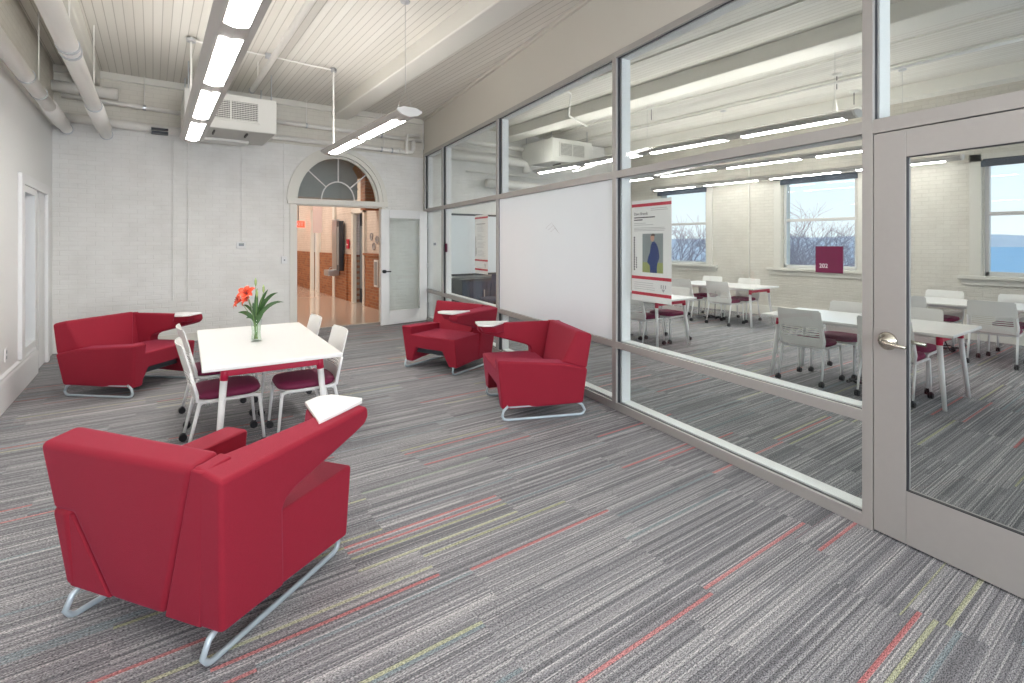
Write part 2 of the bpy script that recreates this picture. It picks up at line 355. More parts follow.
MB().box(-AR-.10, -AR+.015, -.03, .13, 0, AZ-.055).box(AR+.045, AR+.12, -.03, .13, 0, AZ-.055).box(-AR, AR, .0, .13, AZ-.075, AZ-.05).build('door_casing', M['trimc'], d, bevel=.006)
# open door leaf
t = thing('hall_door', 'white hinged door with large glass pane standing open beside the arched doorway', 'door', (3.30, 8.69, 0), R(7.9))
MB().box(0, .16, -.022, .022, .015, 2.08).box(.80, .965, -.022, .022, .015, 2.08).box(.16, .80, -.022, .022, .015, .26).box(.16, .80, -.022, .022, 1.93, 2.08).build('door_frame', M['trimw'], t, bevel=.004)
MB().box(.16, .80, -.004, .004, .26, 1.93).build('glass_pane', M['glass'], t)
mb = MB().tube([(.045, -.022, .975), (.045, -.075, .975)], .03, 14); mb.tube([(.045, -.07, .975), (.16, -.075, .972)], .011, 8); mb.build('door_handle', M['black'], t, smooth=True)
mb = MB(); 
for z in (.3, 1.05, 1.8): mb.box(.955, .985, -.03, .03, z-.05, z+.05)
mb.build('hinges', M['steel'], t)

# ------------------------------------------------------------------ glass partition
P = sempty('window_5', W(0), GA, 'taupe metal framed glass partition between lounge and classroom')
verts_s = [(0.0, .052), (2.115, 2.17), (4.62, 4.675), (6.895, 6.95), (7.95, 8.02)]
for a, b in verts_s:
    z0 = 0
    f = MB().box(0, .022, a, b, z0, 3.2).build('mullion', M['taupe'], P, bevel=.002)
    MB().box(.022, .052, a+.004, b-.004, z0, 3.2).build('gasket', M['gasket'], f)
    MB().box(.068, .165, a+.002, b-.002, z0, 3.2).build('window_lit_jamb', M['trimw'], f)  # white stands in for window light on the metal mullion's inner side
def rail(s0, s1, z0, z1, tag_='rail', front=True):
    f = MB().box(0.001, .023, s0, s1, z0, z1).build(tag_, M['taupe'], P, bevel=.002)
    MB().box(.023, .052, s0, s1, z0+.004, z1-.004).build('gasket', M['gasket'], f)
    MB().box(.068, .165, s0, s1, z0+.003, z1-.002).build('window_lit_sill', M['trimw'], f)  # white colour imitates window light falling on the metal rail's inner part
for a, b in ((.05, 2.117), (2.168, 4.622), (4.673, 6.897), (6.948, 7.952)):
    rail(a, b, 0.0, .066, 'bottom_rail'); rail(a, b, .553, .612, 'middle_rail'); rail(a, b, 2.07, 2.135, 'transom_rail'); rail(a, b, 3.145, 3.2, 'top_rail')
rail(-1.05, 0.0, 2.062, 2.135, 'transom_rail'); rail(-1.05, 0.0, 3.145, 3.2, 'top_rail')
for a, b in ((.05, 2.117), (2.168, 4.622), (4.673, 6.897), (6.948, 7.952)):
    MB().box(.056, .062, a, b, .06, .56).build('lower_pane', M['glass'], P)
    if a != 2.168: MB().box(.056, .062, a, b, .605, 2.075).build('middle_pane', M['glass'], P)
    MB().box(.056, .062, a, b, 2.13, 3.15).build('upper_pane', M['glass'], P)
MB().box(.056, .062, -1.05, 0, 2.13, 3.15).build('upper_pane', M['glass'], P)
MB().box(0, .022, -1.1, -1.05, 0, 3.2).box(.022, .165, -1.095, -1.055, 0, 3.2).build('mullion', M['taupe'], P)
t = thing('whiteboard', 'large blank white glass whiteboard filling a bay of the glass partition', 'whiteboard', W(3.395, .04, .612), GA)
MB().box(-.012, .012, -1.225, 1.225, .0, 1.458).build('board_panel', M['frost'], t)
mb = MB()
for k in range(3): mb.tube([(-.0125, -.1+.05*k, 1.0+.02*k), (-.0125, -.2+.04*k, 1.04+.03*k), (-.0125, -.28+.03*k, .98+.02*k)], .0015, 4)
mb.build('faint_scribble', M['greyink'], t)
# door 1 in the partition
D = sempty('door_1', W(0), GA, 'metal framed glass door with lever handle at the right of the partition')
dl = MB().box(.0, .045, -.152, -.004, .012, 2.056).box(0, .045, -.985, -.83, .012, 2.056).box(0, .045, -.83, -.152, .012, .275).box(0, .045, -.83, -.152, 1.92, 2.056).build('door_leaf', M['taupe'], D, bevel=.003)
MB().box(.002, .019, -.157, -.152, .275, 1.92).box(.002, .019, -.83, -.825, .275, 1.92).box(.002, .019, -.83, -.152, .274, .279).box(.002, .019, -.83, -.152, 1.915, 1.921).build('glazing_bead', M['gasket'], D)
MB().box(.020, .026, -.826, -.156, .276, 1.918).build('glass_pane', M['glass'], D)
MB().box(-.0015, .0, -.075, -.004, .94, 1.06).box(.01, .03, -.0045, .0, .9, 1.1).build('strike_plate', M['taupe'], D)
mb = MB().lathe([(.0, 0), (.042, 0), (.046, .006), (.04, .014), (.024, .02), (.018, .05), (.0, .052)], 24)
hd = mb.build('lever_handle', M['chrome'], D, smooth=True); hd.location = (0, -.072, 1.0); hd.rotation_euler = (0, -PI/2, 0)
mb = MB().tube([(-.048, -.072, 1.0), (-.056, -.085, .997), (-.056, -.13, .99), (-.052, -.175, .988)], [.014, .014, .011, .009], 12); mb.build('lever', M['chrome'], D, smooth=True)
mb = MB().tube([(.046, -.072, 1.0), (.1, -.072, 1.0)], .014, 10); mb.tube([(.098, -.07, 1.0), (.1, -.19, .99)], .010, 10); mb.build('inside_lever', M['chrome'], D, smooth=True)
MB().box(.03, .06, -.82, -.8, 1.5, 1.6).build('hinge', M['steel'], D)

# posters and signs on the glass
RZP = -R(98.782)
def poster(s, zc, w, h, name, label, cat, photo):
    t = thing(name, label, cat, W(s, .068, zc), RZP, None, PI/2)
    MB().box(-w/2, w/2, -h/2, h/2, -.002, 0).build('paper_sheet', M['white'], t)
    for z in (h/2-.055, -h/2+.185, -h/2+.05): MB().box(-w/2, w/2, z, z+.026, 0, .001).build('red_band', M['printred'], t)
    if photo:
        ph = MB().box(-.10, .145, -h/2+.245, h/2-.285, 0, .001).build('photo_background', M['photobg'], t)
        MB().box(-.10, .145, -h/2+.245, -h/2+.33, .001, .0014).build('photo_grass', M['photogreen'], ph)
        q = -h/2+.245
        MB().quad(*[(x, q+y, .0018) for x, y in ((-.005, 0), (-.01, .06), (-.04, .085), (-.03, .13), (-.005, .17), (0, .22), (.02, .255), (.045, .26), (.075, .235), (.095, .19), (.105, .13), (.085, .09), (.075, .05), (.075, 0))]).build('printed_jacket', M['jacket'], ph, fix=False)
        MB().quad(*[(.022+.023*math.cos(k*PI/6), q+.29+.032*math.sin(k*PI/6), .002) for k in range(12)]).build('printed_face', M['skin'], ph, fix=False)
        MB().quad(*[(.03+.024*math.cos(k*PI/6), q+.305+.022*math.sin(k*PI/6), .0022) for k in range(0, 7)]).build('printed_hair', M['hair'], ph, fix=False)
        text('heading', 'Dave Brandt', .034, M['ink'], t, -w/2+.03, h/2-.125)
        m2 = MB()
        for x0, x1, y in ((-w/2+.03, .05, .145), (-w/2+.03, -.10, .165)): m2.box(x0, x1, h/2-y-.006, h/2-y+.003, 0, .001)
        m2.build('printed_lines', M['ink'], t)
        for rows in (((0, .19, .075), (0, .2, .09)), ((-w/2+.03, -.06, .195), (-w/2+.03, .03, .21)), ((-w/2+.03, .16, .235), (-w/2+.03, .17, .247), (-w/2+.03, .16, .259))):
            m2 = MB()
            for x0, x1, y in rows: m2.box(x0, x1, h/2-y-.002, h/2-y+.002, 0, .001)
            m2.build('small_print', M['greyink'], t)
        m2 = MB()
        for y in (.10, .118, .136, .154): m2.box(-w/2+.03, .03+(.02 if y < .12 else 0), -h/2+y, -h/2+y+.003, 0, .001)
        m2.build('small_print', M['greyink'], t)
    else:
        MB().box(-w/2+.06, .14, h/2-.14, h/2-.125, 0, .001).build('printed_line', M['greyink'], t)
        m2 = MB(); random.seed(3)
        for k in range(24):
            y = .16+k*.02
            if k % 6 == 5: continue
            m2.box(-w/2+.1, -w/2+.1+random.uniform(.15, .3), h/2-y-.002, h/2-y+.002, 0, .001)
        m2.build('small_print', M['greyink'], t)
    sw = .06 if photo else .05
    m2 = MB()
    for k in range(14):
        y = -.17+k*.021; m2.box(-w/2+.025, -w/2+.042, y, y+.015, 0, .001)
    for k in range(5):
        y = -.15+k*.02; m2.box(-w/2+.055, -w/2+.067, y, y+.013, 0, .001)
    m2.build('vertical_writing', M['ink'], t)
    cr = MB()
    cx, cy = w/2-.09, -h/2+.125
    for k in range(3): cr.box(cx-.03+k*.024, cx-.018+k*.024, cy-.004, cy+.026, 0, .001)
    cr.prism([(cx-.02, cy-.008), (cx+.02, cy-.008), (cx, cy-.035)], 'z', 0, .001)
    cr.build('crest', M['greyink'], t)
    return t
poster(1.742, 1.427, .475, .855, 'poster', 'white poster with red bands and printed photo of a man in a navy jacket', 'poster', True)
poster(5.34, 1.465, .48, .865, 'poster', 'narrow looking text poster with red bands on the glass behind the far armchair', 'poster', False)
def sign(s, zc, w, name, label, txt):
    t = thing(name, label, 'sign', W(s, .05, zc), RZP, None, PI/2)
    MB().box(-w/2, w/2, -w/2+.002, w/2-.002, -.003, .003).build('sign_plate', M['signred'], t, bevel=.001)
    if txt: text('numerals', txt, .034, M['white'], t, -w/2+.022, -w/2+.03, .0035)
sign(.255, 1.40, .155, 'room_sign', 'maroon square room sign reading 202 on the glass by the door', '202')
sign(6.86, 1.40, .15, 'room_sign', 'small dark red square sign on the glass at the far end of the partition', None)

# ------------------------------------------------------------------ windows of the classroom
def window(n, y0, y1, lab):
    d = sempty('window_%d' % n, (XW, (y0+y1)/2, 0), 0, lab); w = (y1-y0)/2
    MB().box(-.03, .05, -w-.17, -w-.02, .95, 2.84).box(-.03, .05, w+.02, w+.17, .95, 2.84).box(-.03, .05, -w-.17, w+.17, 2.72, 2.84).build('window_casing', M['wincase'], d, bevel=.008)
    MB().box(-.09, .2, -w-.30, w+.30, .93, .985).build('window_sill', M['wincase'], d, bevel=.008)
    MB().box(-.03, .0, -w-.26, w+.26, .84, .93).build('window_apron', M['wincase'], d, bevel=.005)
    MB().box(.05, .13, -w-.02, -w+.05, .97, 2.72).box(.05, .13, w-.05, w+.02, .97, 2.72).box(.05, .13, -w, w, .97, 1.05).box(.05, .13, -w, w, 2.66, 2.72).box(.06, .12, -w, w, 1.90, 1.955).build('sash_frame', M['sash'], d, bevel=.005)
    MB().box(.088, .092, -w+.04, w-.04, 1.04, 2.67).build('window_pane', M['glass'], d)
    b = thing('roller_blind', lab.replace('tall sash window', 'dark rolled up blind at the head of the window'), 'blind', (XW-.0, (y0+y1)/2, 2.70))
    MB().tube([(-.01, -w-.01, .03), (-.01, w+.01, .03)], .035, 14).build('blind_roll', M['blind'], b, smooth=True)
    MB().box(-.045, -.02, -w-.03, w+.03, -.06, .03).build('blind_fabric', M['blind'], b)
window(1, .83, 2.14, 'tall sash window looking over the blue lake')
window(2, 3.85, 5.16, 'tall sash window behind the 202 sign')
window(3, 6.88, 8.19, 'tall sash window beside the poster with the man')
# conduit on the window wall
tag(MB().tube([(XW-.02, 5.85, .2), (XW-.02, 5.85, 3.6)], .012, 8).build('wall_conduit', M['trimc']), 'thin painted conduit between two classroom windows', 'conduit')

# ------------------------------------------------------------------ pipes, conduits, unit
def pipe(name, label, pts, r, flange=None, group=None, n=16, rings=()):
    o = MB().tube(pts, r, n).build(name, M['pipe'], None, smooth=True); tag(o, label, 'pipe', group)
    for p, ax in rings:
        q = MB().tube([Vector(p)-Vector(ax)*.018, Vector(p)+Vector(ax)*.018], r+.008, n).build('pipe_clamp', M['steel'], o, smooth=False)
    return o
def hang(o, p, z1, r=.006):
    MB().tube([p, (p[0], p[1], z1)], r, 6).build('hanger_rod', M['pipe'], o)
o = pipe('ceiling_pipe', 'fat white pipe nearest the left wall', [(-.95, -3.5, 3.02), (-.95, 9.12, 3.02)], .065, rings=(((-.95, 4.6, 3.02), (0, 1, 0)), ((-.95, 4.68, 3.02), (0, 1, 0)), ((-.95, 7.0, 3.02), (0, 1, 0)), ((-.95, 9.03, 3.02), (0, 1.3, 0)), ((-.95, 6.35, 3.02), (0, .6, 0))))
hang(o, (-.95, 4.64, 3.02), H); hang(o, (-.95, 7.0, 3.02), H); MB().tube([(-.95, 7.6, 3.02), (-.95, 8.6, 3.02)], .08, 16).build('insulated_sleeve', M['pipe'], o, smooth=True)
o = pipe('ceiling_pipe', 'fat white pipe second from the left wall with steel clamps', [(-.53, -3.5, 3.0), (-.53, 9.12, 3.0)], .068, rings=(((-.53, 5.1, 3.0), (0, 1, 0)), ((-.53, 5.25, 3.0), (0, 1, 0)), ((-.53, 7.2, 3.0), (0, 1, 0)), ((-.53, 9.04, 3.0), (0, 1.3, 0))))
hang(o, (-.53, 5.18, 3.0), H); hang(o, (-.53, 7.2, 3.0), H); MB().tube([(-.53, 7.25, 3.0), (-.53, 8.5, 3.0)], .085, 16).build('insulated_sleeve', M['pipe'], o, smooth=True)
o = pipe('wall_pipe', 'thick insulated pipe crossing high on the back wall at the left', [(-1.1, 8.95, 3.56), (-.4, 8.95, 3.56)], .075, rings=(((-.8, 8.95, 3.56), (.6, 0, 0)),))
hang(o, (-.75, 8.95, 3.56), H)
o = pipe('wall_pipe', 'slim pipe on the back wall behind the two fat pipes', [(-1.0, 8.98, 3.46), (.5, 8.98, 3.40)], .032, rings=(((-.1, 8.98, 3.425), (1, 0, 0)),))
hang(o, (-.1, 8.98, 3.42), H)
pipe('wall_pipe', 'medium pipe low on the back wall left of the air unit', [(-1.1, 8.97, 3.17), (.4, 8.97, 3.13)], .06)
t = tag(MB().box(-.02, .18, 8.85, 9.0, 3.06, 3.09).box(-.02, .18, 8.85, 9.0, 3.11, 3.135).build('pipe_bracket', M['dark']), 'black double bracket on the back wall pipe', 'bracket')
o = pipe('wall_pipe', 'upper painted pipe right of the air unit above the arch', [(1.4, 8.93, 3.46), (4.2, 8.93, 3.43)], .035, rings=(((2.1, 8.93, 3.452), (.7, 0, 0)), ((3.4, 8.93, 3.44), (.7, 0, 0))))
hang(o, (2.1, 8.93, 3.45), H); hang(o, (3.4, 8.93, 3.44), H)
o = pipe('wall_pipe', 'lower painted pipe above the arch ending in an elbow', [(1.4, 8.93, 3.2), (3.9, 8.93, 3.19), (4.0, 8.93, 3.21), (4.03, 8.93, 3.27), (4.03, 8.93, 3.43)], .04, rings=(((3.4, 8.93, 3.19), (.7, 0, 0)), ((3.6, 8.93, 3.19), (.7, 0, 0))))
hang(o, (3.45, 8.93, 3.2), 3.7)
pipe('wall_pipe', 'short riser pipe at the right end of the back wall', [(3.75, 8.9, 3.24), (3.75, 8.9, 3.19), (3.88, 8.9, 3.16), (3.88, 8.9, 3.36), (3.9, 8.9, 3.5), (4.15, 8.9, 3.52)], .03)
o = pipe('ceiling_pipe', 'round pipe hung under the ceiling boards beside the light', [(1.13, -2, 3.62), (1.13, 7.95, 3.62)], .032, rings=(((1.13, 3.9, 3.62), (0, .5, 0)), ((1.13, 7.9, 3.62), (0, 1, 0))))
hang(o, (1.13, 7.4, 3.62), H); hang(o, (1.13, 3.9, 3.62), H)
for k, (x, z0, z1, lab) in enumerate(((.24, .63, 3.05, 'left of two white conduits on the back wall'), (.43, .62, 3.05, 'right of two white conduits on the back wall'), (1.15, 1.5, 3.1, 'thin conduit above the wall thermostat'), (1.78, 1.25, 3.15, 'thin conduit beside the arched doorway'), (1.39, 3.1, 3.8, 'short conduit by the air unit'))):
    tag(MB().tube([(x, YB-.02, z0), (x, YB-.02, z1)], .013 if k < 2 else .008, 8).build('wall_conduit', M['pbrick']), lab, 'conduit')
# conduit on ceiling
cd = tag(MB().tube([(.36, 6.95, 3.84), (1.2, 6.98, 3.84), (2.01, 7.05, 3.84)], .010, 6).build('ceiling_conduit', M['pipe']), 'thin conduit crossing the ceiling boards', 'conduit')
cd2 = MB().box(1.15, 1.21, 6.95, 7.01, 3.81, 3.87).build('junction_box', M['steel'], cd)
t = thing('feed_rod', 'white feed rod from the ceiling to the short pendant light by the arch', 'rod', (2.01, 7.05, H))
MB().tube([(0, 0, 0), (0, 0, -1.09)], .012, 8).build('drop_rod', M['pipe'], t); MB().tube([(0, 0, -.02), (0, 0, -.06)], .04, 10).build('ceiling_cup', M['steel'], t)
t = thing('feed_rod', 'white feed rod from the ceiling to the long pendant light', 'rod', (.36, 6.95, H))
MB().tube([(0, 0, 0), (0, 0, -1.08)], .012, 8).build('drop_rod', M['pipe'], t); MB().tube([(0, 0, -.02), (0, 0, -.06)], .05, 10).build('ceiling_cup', M['steel'], t)

def air_unit(loc, lab):
    t = thing('air_unit', lab, 'air conditioner', loc)
    MB().box(0, 1.1, 0, 1.05, .0, .47).build('unit_casing', M['duct'], t, bevel=.006)
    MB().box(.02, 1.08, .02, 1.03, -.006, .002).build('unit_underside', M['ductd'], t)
    g = MB().box(.2, .86, -.012, .0, .13, .38).build('intake_grille', M['grille'], t)
    m = MB()
    for k in range(10): m.box(.2, .86, -.018, -.01, .135+k*.0255, .143+k*.0255)
    for k in range(34): m.box(.205+k*.0195, .209+k*.0195, -.017, -.011, .13, .38)
    m.build('grille_fins', M['duct'], g)
    MB().box(.17, .89, -.02, 0, .11, .13).box(.17, .89, -.02, 0, .38, .40).box(.17, .2, -.02, 0, .13, .38).box(.86, .89, -.02, 0, .13, .38).box(.52, .54, -.02, 0, .13, .38).build('grille_frame', M['duct'], t)
    for x in (.35, .75): MB().box(x-.01, x+.01, .15, .4, -.03, -.005).build('latch', M['grille'], t)
    MB().box(.03, .85, .74, 1.0, -.045, -.006).build('drain_pan', M['duct'], t, bevel=.004)
    for x, y in ((.05, .1), (1.05, .1), (.05, .95), (1.05, .95)): MB().tube([(x, y, .46), (x, y, H-loc[2])], .008, 6).build('hanger_rod', M['steel'], t)
    return t
air_unit((.33, 7.8, 3.03), 'boxy white ceiling air unit with square grille over the arch wall')
air_unit((6.6, 7.9, 3.15), 'boxy air unit seen through the glass high in the classroom')

# thermostat and switches
t = thing('thermostat', 'white thermostat with grey display on the brick wall left of the arch', 'thermostat', (1.15, YB, 1.45))
MB().box(-.07, .06, -.035, 0, -.05, .05).build('thermostat_body', M['trimw'], t, bevel=.006); MB().box(-.04, .035, -.037, -.034, -.015, .03).build('display', M['lcd'], t)
t = thing('junction_box', 'small white wall box beside the arched doorway', 'wall box', (1.78, YB, 1.2))
MB().box(-.045, .045, -.05, 0, -.06, .06).build('box_body', M['trimw'], t, bevel=.006); MB().tube([(0, -.05, 0), (0, -.06, 0)], .012, 10).build('box_button', M['lcd'], t)
t = thing('outlet_cover', 'white outlet cover low on the left wall', 'outlet', (XL, 6.45, .47))
MB().box(0, .008, -.04, .04, -.06, .06).build('cover_plate', M['trimw'], t, bevel=.002); MB().box(.008, .01, -.015, .015, .01, .04).build('socket', M['lcd'], t); MB().box(.008, .01, -.015, .015, -.04, -.01).build('socket', M['lcd'], t)
t = thing('thermostat', 'white thermostat seen through the last narrow pane of the partition', 'thermostat', (4.52, YB, 1.46))
MB().box(-.07, .07, -.035, 0, -.045, .045).build('thermostat_body', M['trimw'], t, bevel=.006); MB().box(.0, .055, -.037, -.034, -.025, .025).build('display', M['lcd'], t)
t = thing('light_switch', 'white light switch below the thermostat behind the partition glass', 'switch', (4.52, YB, 1.2))
MB().box(-.035, .035, -.01, 0, -.055, .055).build('switch_plate', M['trimw'], t, bevel=.002); MB().box(-.01, .01, -.016, -.01, -.02, .02).build('rocker', M['trimc'], t)

# ------------------------------------------------------------------ lights
def fixture(x, lensy, y0, y1, z, lab, cables, w=.124, lm='lens'):
    t = thing('pendant_light', lab, 'light', (x, (y0+y1)/2, z)); yc = (y0+y1)/2
    prof = [(-w, .06), (-w, .045), (-w*.62, .012), (0, -.004), (w*.62, .012), (w, .045), (w, .06), (w*.5, .085), (-w*.5, .085)]
    MB().prism(prof, 'y', y0-yc, y1-yc).build('housing', M['fixture'], t, smooth=False)
    for s_, yy in ((-1, y0), (1, y1)):
        pr = [(a*1.03, b*1.05) for a, b in prof]; MB().prism(pr, 'y', yy-yc-.012, yy-yc+.012).build('end_cap', M['fixw'], t)
    for a, b in lensy:
        m = MB(); k = 8; lw = w*.52
        top = [(-lw+2*lw*i/k, -.008+.016*(abs(-1+2*i/k)**2)) for i in range(k+1)]
        m.prism(top+[(lw, .02), (-lw, .02)], 'y', a-yc, b-yc); m.build('light_lens', M[lm], t)
        MB().box(-w*.4, w*.4, a-yc, b-yc, .080, .0856).build('uplight_lens', M['uplens'], t)
    for c in cables:
        MB().tube([(0, c-yc, .3), (0, c-yc, H-z)], .0025, 5).tube([(-w*.7, c-yc, .07), (0, c-yc, .3), (w*.7, c-yc, .07)], .002, 5).build('hanger_cable', M['cable'], t)
        MB().lathe([(0, 0), (.05, 0), (.045, -.015), (0, -.02)], 14, (0, c-yc, H-z)).build('ceiling_cup', M['steel'], t)
    return t
fixture(.385, [(6.15, 7.17), (4.80, 5.87), (3.47, 4.56), (2.14, 3.24), (.8, 1.9), (-.5, .58)], -.7, 7.32, 2.72, 'long grey pendant light nearest the left wall', (1.5, 4.2))
fixture(2.035, [(6.06, 7.15), (4.84, 5.90)], 4.6, 7.33, 2.72, 'short grey pendant light in front of the arch with white end cap', (4.7,))
r2l = [(6.9, 8.0), (5.45, 6.65), (3.95, 5.2), (2.5, 3.7)]
fixture(6.37, r2l, 2.37, 8.1, 2.88, 'long pendant light in the classroom nearest the glass partition', (2.6, 5.3, 7.9), lm='lens')
fixture(8.45, r2l, 2.37, 8.1, 2.82, 'long pendant light over the middle of the classroom', (2.6, 5.3, 7.9), w=.10)
fixture(9.9, r2l, 2.3, 8.1, 2.73, 'long pendant light along the classroom window wall', (2.6, 5.3, 7.9), w=.055)
# small ceiling devices in the classroom
for k, (x, y, lab) in enumerate(((7.9, 3.2, 'white ceiling cup with pull rod near the door end of the classroom'), (7.2, 5.9, 'white ceiling cup in the middle of the classroom ceiling'), (9.0, 3.4, 'small ceiling cup nearest the lake window'))):
    t = thing('ceiling_fitting', lab, 'ceiling fitting', (x, y, H)); MB().lathe([(0, 0), (.07, 0), (.06, -.03), (0, -.035)], 16).build('fitting_cup', M['duct'], t); MB().tube([(0, 0, -.03), (0, 0, -.22)], .006, 6).build('fitting_rod', M['dark'], t)
# classroom pipes
pipe('ceiling_pipe', 'slim pipe running the length of the classroom ceiling', [(7.75, 1.2, 3.72), (7.75, 9.0, 3.72)], .022)
pipe('wall_pipe', 'fat insulated pipe on the classroom back wall', [(4.6, 8.8, 3.22), (6.5, 8.8, 3.2), (6.62, 8.8, 3.15), (6.62, 8.8, 3.0)], .09)
pipe('wall_pipe', 'upper slim pipe on the classroom back wall', [(4.5, 8.9, 3.55), (7.0, 8.9, 3.52)], .05)
pipe('wall_pipe', 'middle slim pipe on the classroom back wall', [(4.5, 8.95, 3.4), (7.0, 8.95, 3.37)], .025)
pipe('wall_pipe', 'lower fat pipe on the classroom back wall', [(5.6, 8.8, 2.72), (7.6, 8.8, 2.7)], .09)
pipe('wall_pipe', 'thin lower pipe on the classroom back wall', [(5.2, 8.95, 2.95), (7.4, 8.95, 2.93)], .022)
pipe('ceiling_conduit', 'bent white conduit under the classroom ceiling', [(4.7, 5.6, 3.8), (5.3, 5.9, 3.8), (5.7, 6.4, 3.62), (6.5, 6.8, 3.62)], .014)

# ------------------------------------------------------------------ hall beyond the arch
struct(MB().box(.9, 4.3, 9.2, 21, -.1, 0.003).build('floor_hall', M['hallfloor']), 'polished cream hall floor')
struct(MB().box(.9, 4.3, 9.22, 21, 3.6, 3.7).build('ceiling_hall', M['tan']))
struct(MB().box(.8, .9, 9.22, 21, 0, 3.7).build('wall_hall_left', M['pinkbrick']))
struct(MB().box(.8, 4.4, 20.6, 20.7, 0, 3.7).build('wall_hall_end', M['pinkbrick']))
hw = MB(); segs = [(9.22, 11.75), (12.55, 15.75), (16.6, 21)]
for a, b in segs: hw.box(4.1, 4.3, a, b, 1.18, 3.7)
hw.box(4.1, 4.3, 11.75, 12.55, 2.2, 3.7).box(4.1, 4.3, 15.75, 16.6, 2.4, 3.7)
struct(hw.build('wall_hall_right', M['pinkbrick'], fix=False), 'pale painted brick above the hall wainscot')
bw = MB()
for a, b in ((9.22, 11.75), (12.6, 15.75), (16.65, 21)): bw.box(4.06, 4.3, a, b, 0, 1.19)
for a, b in ((13.0, 13.1),): bw.box(4.03, 4.1, a, b, 0, 1.19)
bw.box(4.02, 4.1, 9.22, 11.75, 1.19, 1.24)
struct(bw.build('trim_30', M['rbrick'], fix=False), 'orange brick wainscot along the hall')
struct(MB().box(4.03, 4.12, 11.70, 11.8, 0, 2.25).box(4.03, 4.12, 12.5, 12.62, 0, 2.25).box(4.03, 4.12, 11.70, 12.62, 2.2, 2.32).box(4.03, 4.12, 15.68, 15.83, 0, 2.5).box(4.03, 4.12, 16.55, 16.7, 0, 2.5).box(4.04, 4.12, 14.1, 14.3, 0, 3.6).build('trim_31', M['trimc']), 'pale door casings in the hall')
t = thing('hall_doorway_door', 'dark door with a bluish window far down the hall', 'door', (4.2, 12.15, 0))
MB().box(0, .05, -.35, .35, 0, 2.2).build('door_panel', M['dark'], t); MB().box(-.005, .0, -.16, .3, .35, 1.9).build('door_window', M['lcd'], t)
t = thing('hall_doorway_door', 'pale closed door deep in the hall', 'door', (4.14, 16.17, 0))
MB().box(0, .05, -.40, .36, 0, 2.38).build('door_panel', M['trimw'], t); MB().tube([(-.03, -.3, 1), (-.03, -.2, 1)], .015, 6).build('door_handle', M['steel'], t)
t = thing('exit_sign', 'red lit EXIT sign hanging in the hall', 'sign', (3.75, 17.0, 2.06), R(-13))
MB().box(-.19, .19, -.03, .03, -.1, .1).build('sign_body', M['exitred'], t, bevel=.005)
tx = text('letters', 'EXIT', .15, M['white'], t, 0, 0, 0, align='CENTER'); tx.rotation_euler = (PI/2, 0, 0); tx.location = (0, -.033, -.05)
MB().tube([(0, 0, .1), (0, 0, 1.5)], .012, 6).build('hanger_stem', M['dark'], t)
t = thing('hall_banner', 'pale pink banner hanging from the hall ceiling', 'banner', (3.70, 14.5, 2.55), R(-15))
MB().tube([(0, 0, .77), (0, 0, 1.05)], .004, 5).build('banner_cord', M['cable'], t); MB().box(-.12, .12, -.005, .005, -.8, .75).build('banner_cloth', plain('banner_pink', (.82, .66, .64), .7), t); MB().box(-.13, .13, -.008, .008, .74, .77).build('banner_rod', M['printred'], t)
t = thing('drinking_fountain', 'steel drinking fountain on the hall brick wall', 'fountain', (4.05, 13.87, .6))
MB().box(-.3, 0, -.2, .2, 0, .16).build('fountain_basin', M['steel'], t, bevel=.02); MB().box(-.08, 0, -.2, .2, .16, 1.5).build('fountain_back_panel', M['steel'], t); MB().tube([(-.2, 0, .16), (-.2, 0, .2), (-.15, 0, .22)], .012, 6).build('spout', M['steel'], t)
t = thing('fire_alarm', 'small red fire alarm box on the hall wall', 'alarm', (4.08, 13.0, 1.45)); MB().box(-.03, 0, -.08, .08, -.12, .12).build('alarm_body', M['printred'], t, bevel=.004); MB().box(-.035, -.03, -.05, .05, -.03, .0).build('alarm_lever', M['white'], t)
t = thing('hall_cabinet', 'dark tall fire cabinet on the hall wall', 'cabinet', (4.05, 13.4, 1.3)); MB().box(-.12, 0, -.12, .12, -.55, .75).build('cabinet_body', M['dark'], t, bevel=.01); MB().box(-.125, -.12, -.08, .08, -.4, .6).build('cabinet_glass', M['lcd'], t)
for k, (y, z) in enumerate(((11.35, 1.62), (11.0, 1.55), (11.2, 1.40))):
    t = thing('wall_plaque', ('upper left', 'right', 'lowest')[k]+' of the dark wall ornaments in the hall', 'plaque', (4.1, y, z))
    MB().tube([(-.012, .08*math.cos(a), .08*math.sin(a)) for a in [i*PI/5 for i in range(10)]], .014, 6, closed=True).build('plaque_ring', M['greyink'], t)
    MB().box(-.012, 0, -.05, .05, -.03, .03).build('plaque_plate', M['greyink'], t)
t = thing('notice_frame', 'white framed notice on the hall brick by the doorway', 'frame', (4.06, 10.95, .8)); MB().box(-.02, 0, -.12, .12, -.3, .3).build('frame_border', M['trimw'], t, bevel=.004); MB().box(-.022, -.019, -.09, .09, -.26, .26).build('notice_sheet', M['lcd'], t)
t = thing('hall_duct', 'grey sheet metal duct behind the fanlight', 'duct', (2.5, 10.1, 2.35))
MB().prism([(-.75, 0), (.85, 0), (.85, .45), (.75, .62), (.95, .86), (-.55, .86), (-.45, .62), (-.75, .45)], 'y', 0, .5).build('duct_body', M['greyduct'], t, bevel=.01)
for x in (-.4, .7): MB().tube([(x, .25, .8), (x, .25, 1.26)], .01, 6).build('hanger_rod', M['steel'], t)
MB().box(-.76, .86, -.01, .51, .2, .22).build('duct_flange', M['greyduct'], t)
struct(MB().box(1.5, 4.1, 11.0, 11.2, 2.9, 3.6).build('trim_32', M['tan']))
struct(MB().box(3.75, 4.12, 10.8, 11.1, 2.2, 3.6).build('trim_33', M['rbrick']))

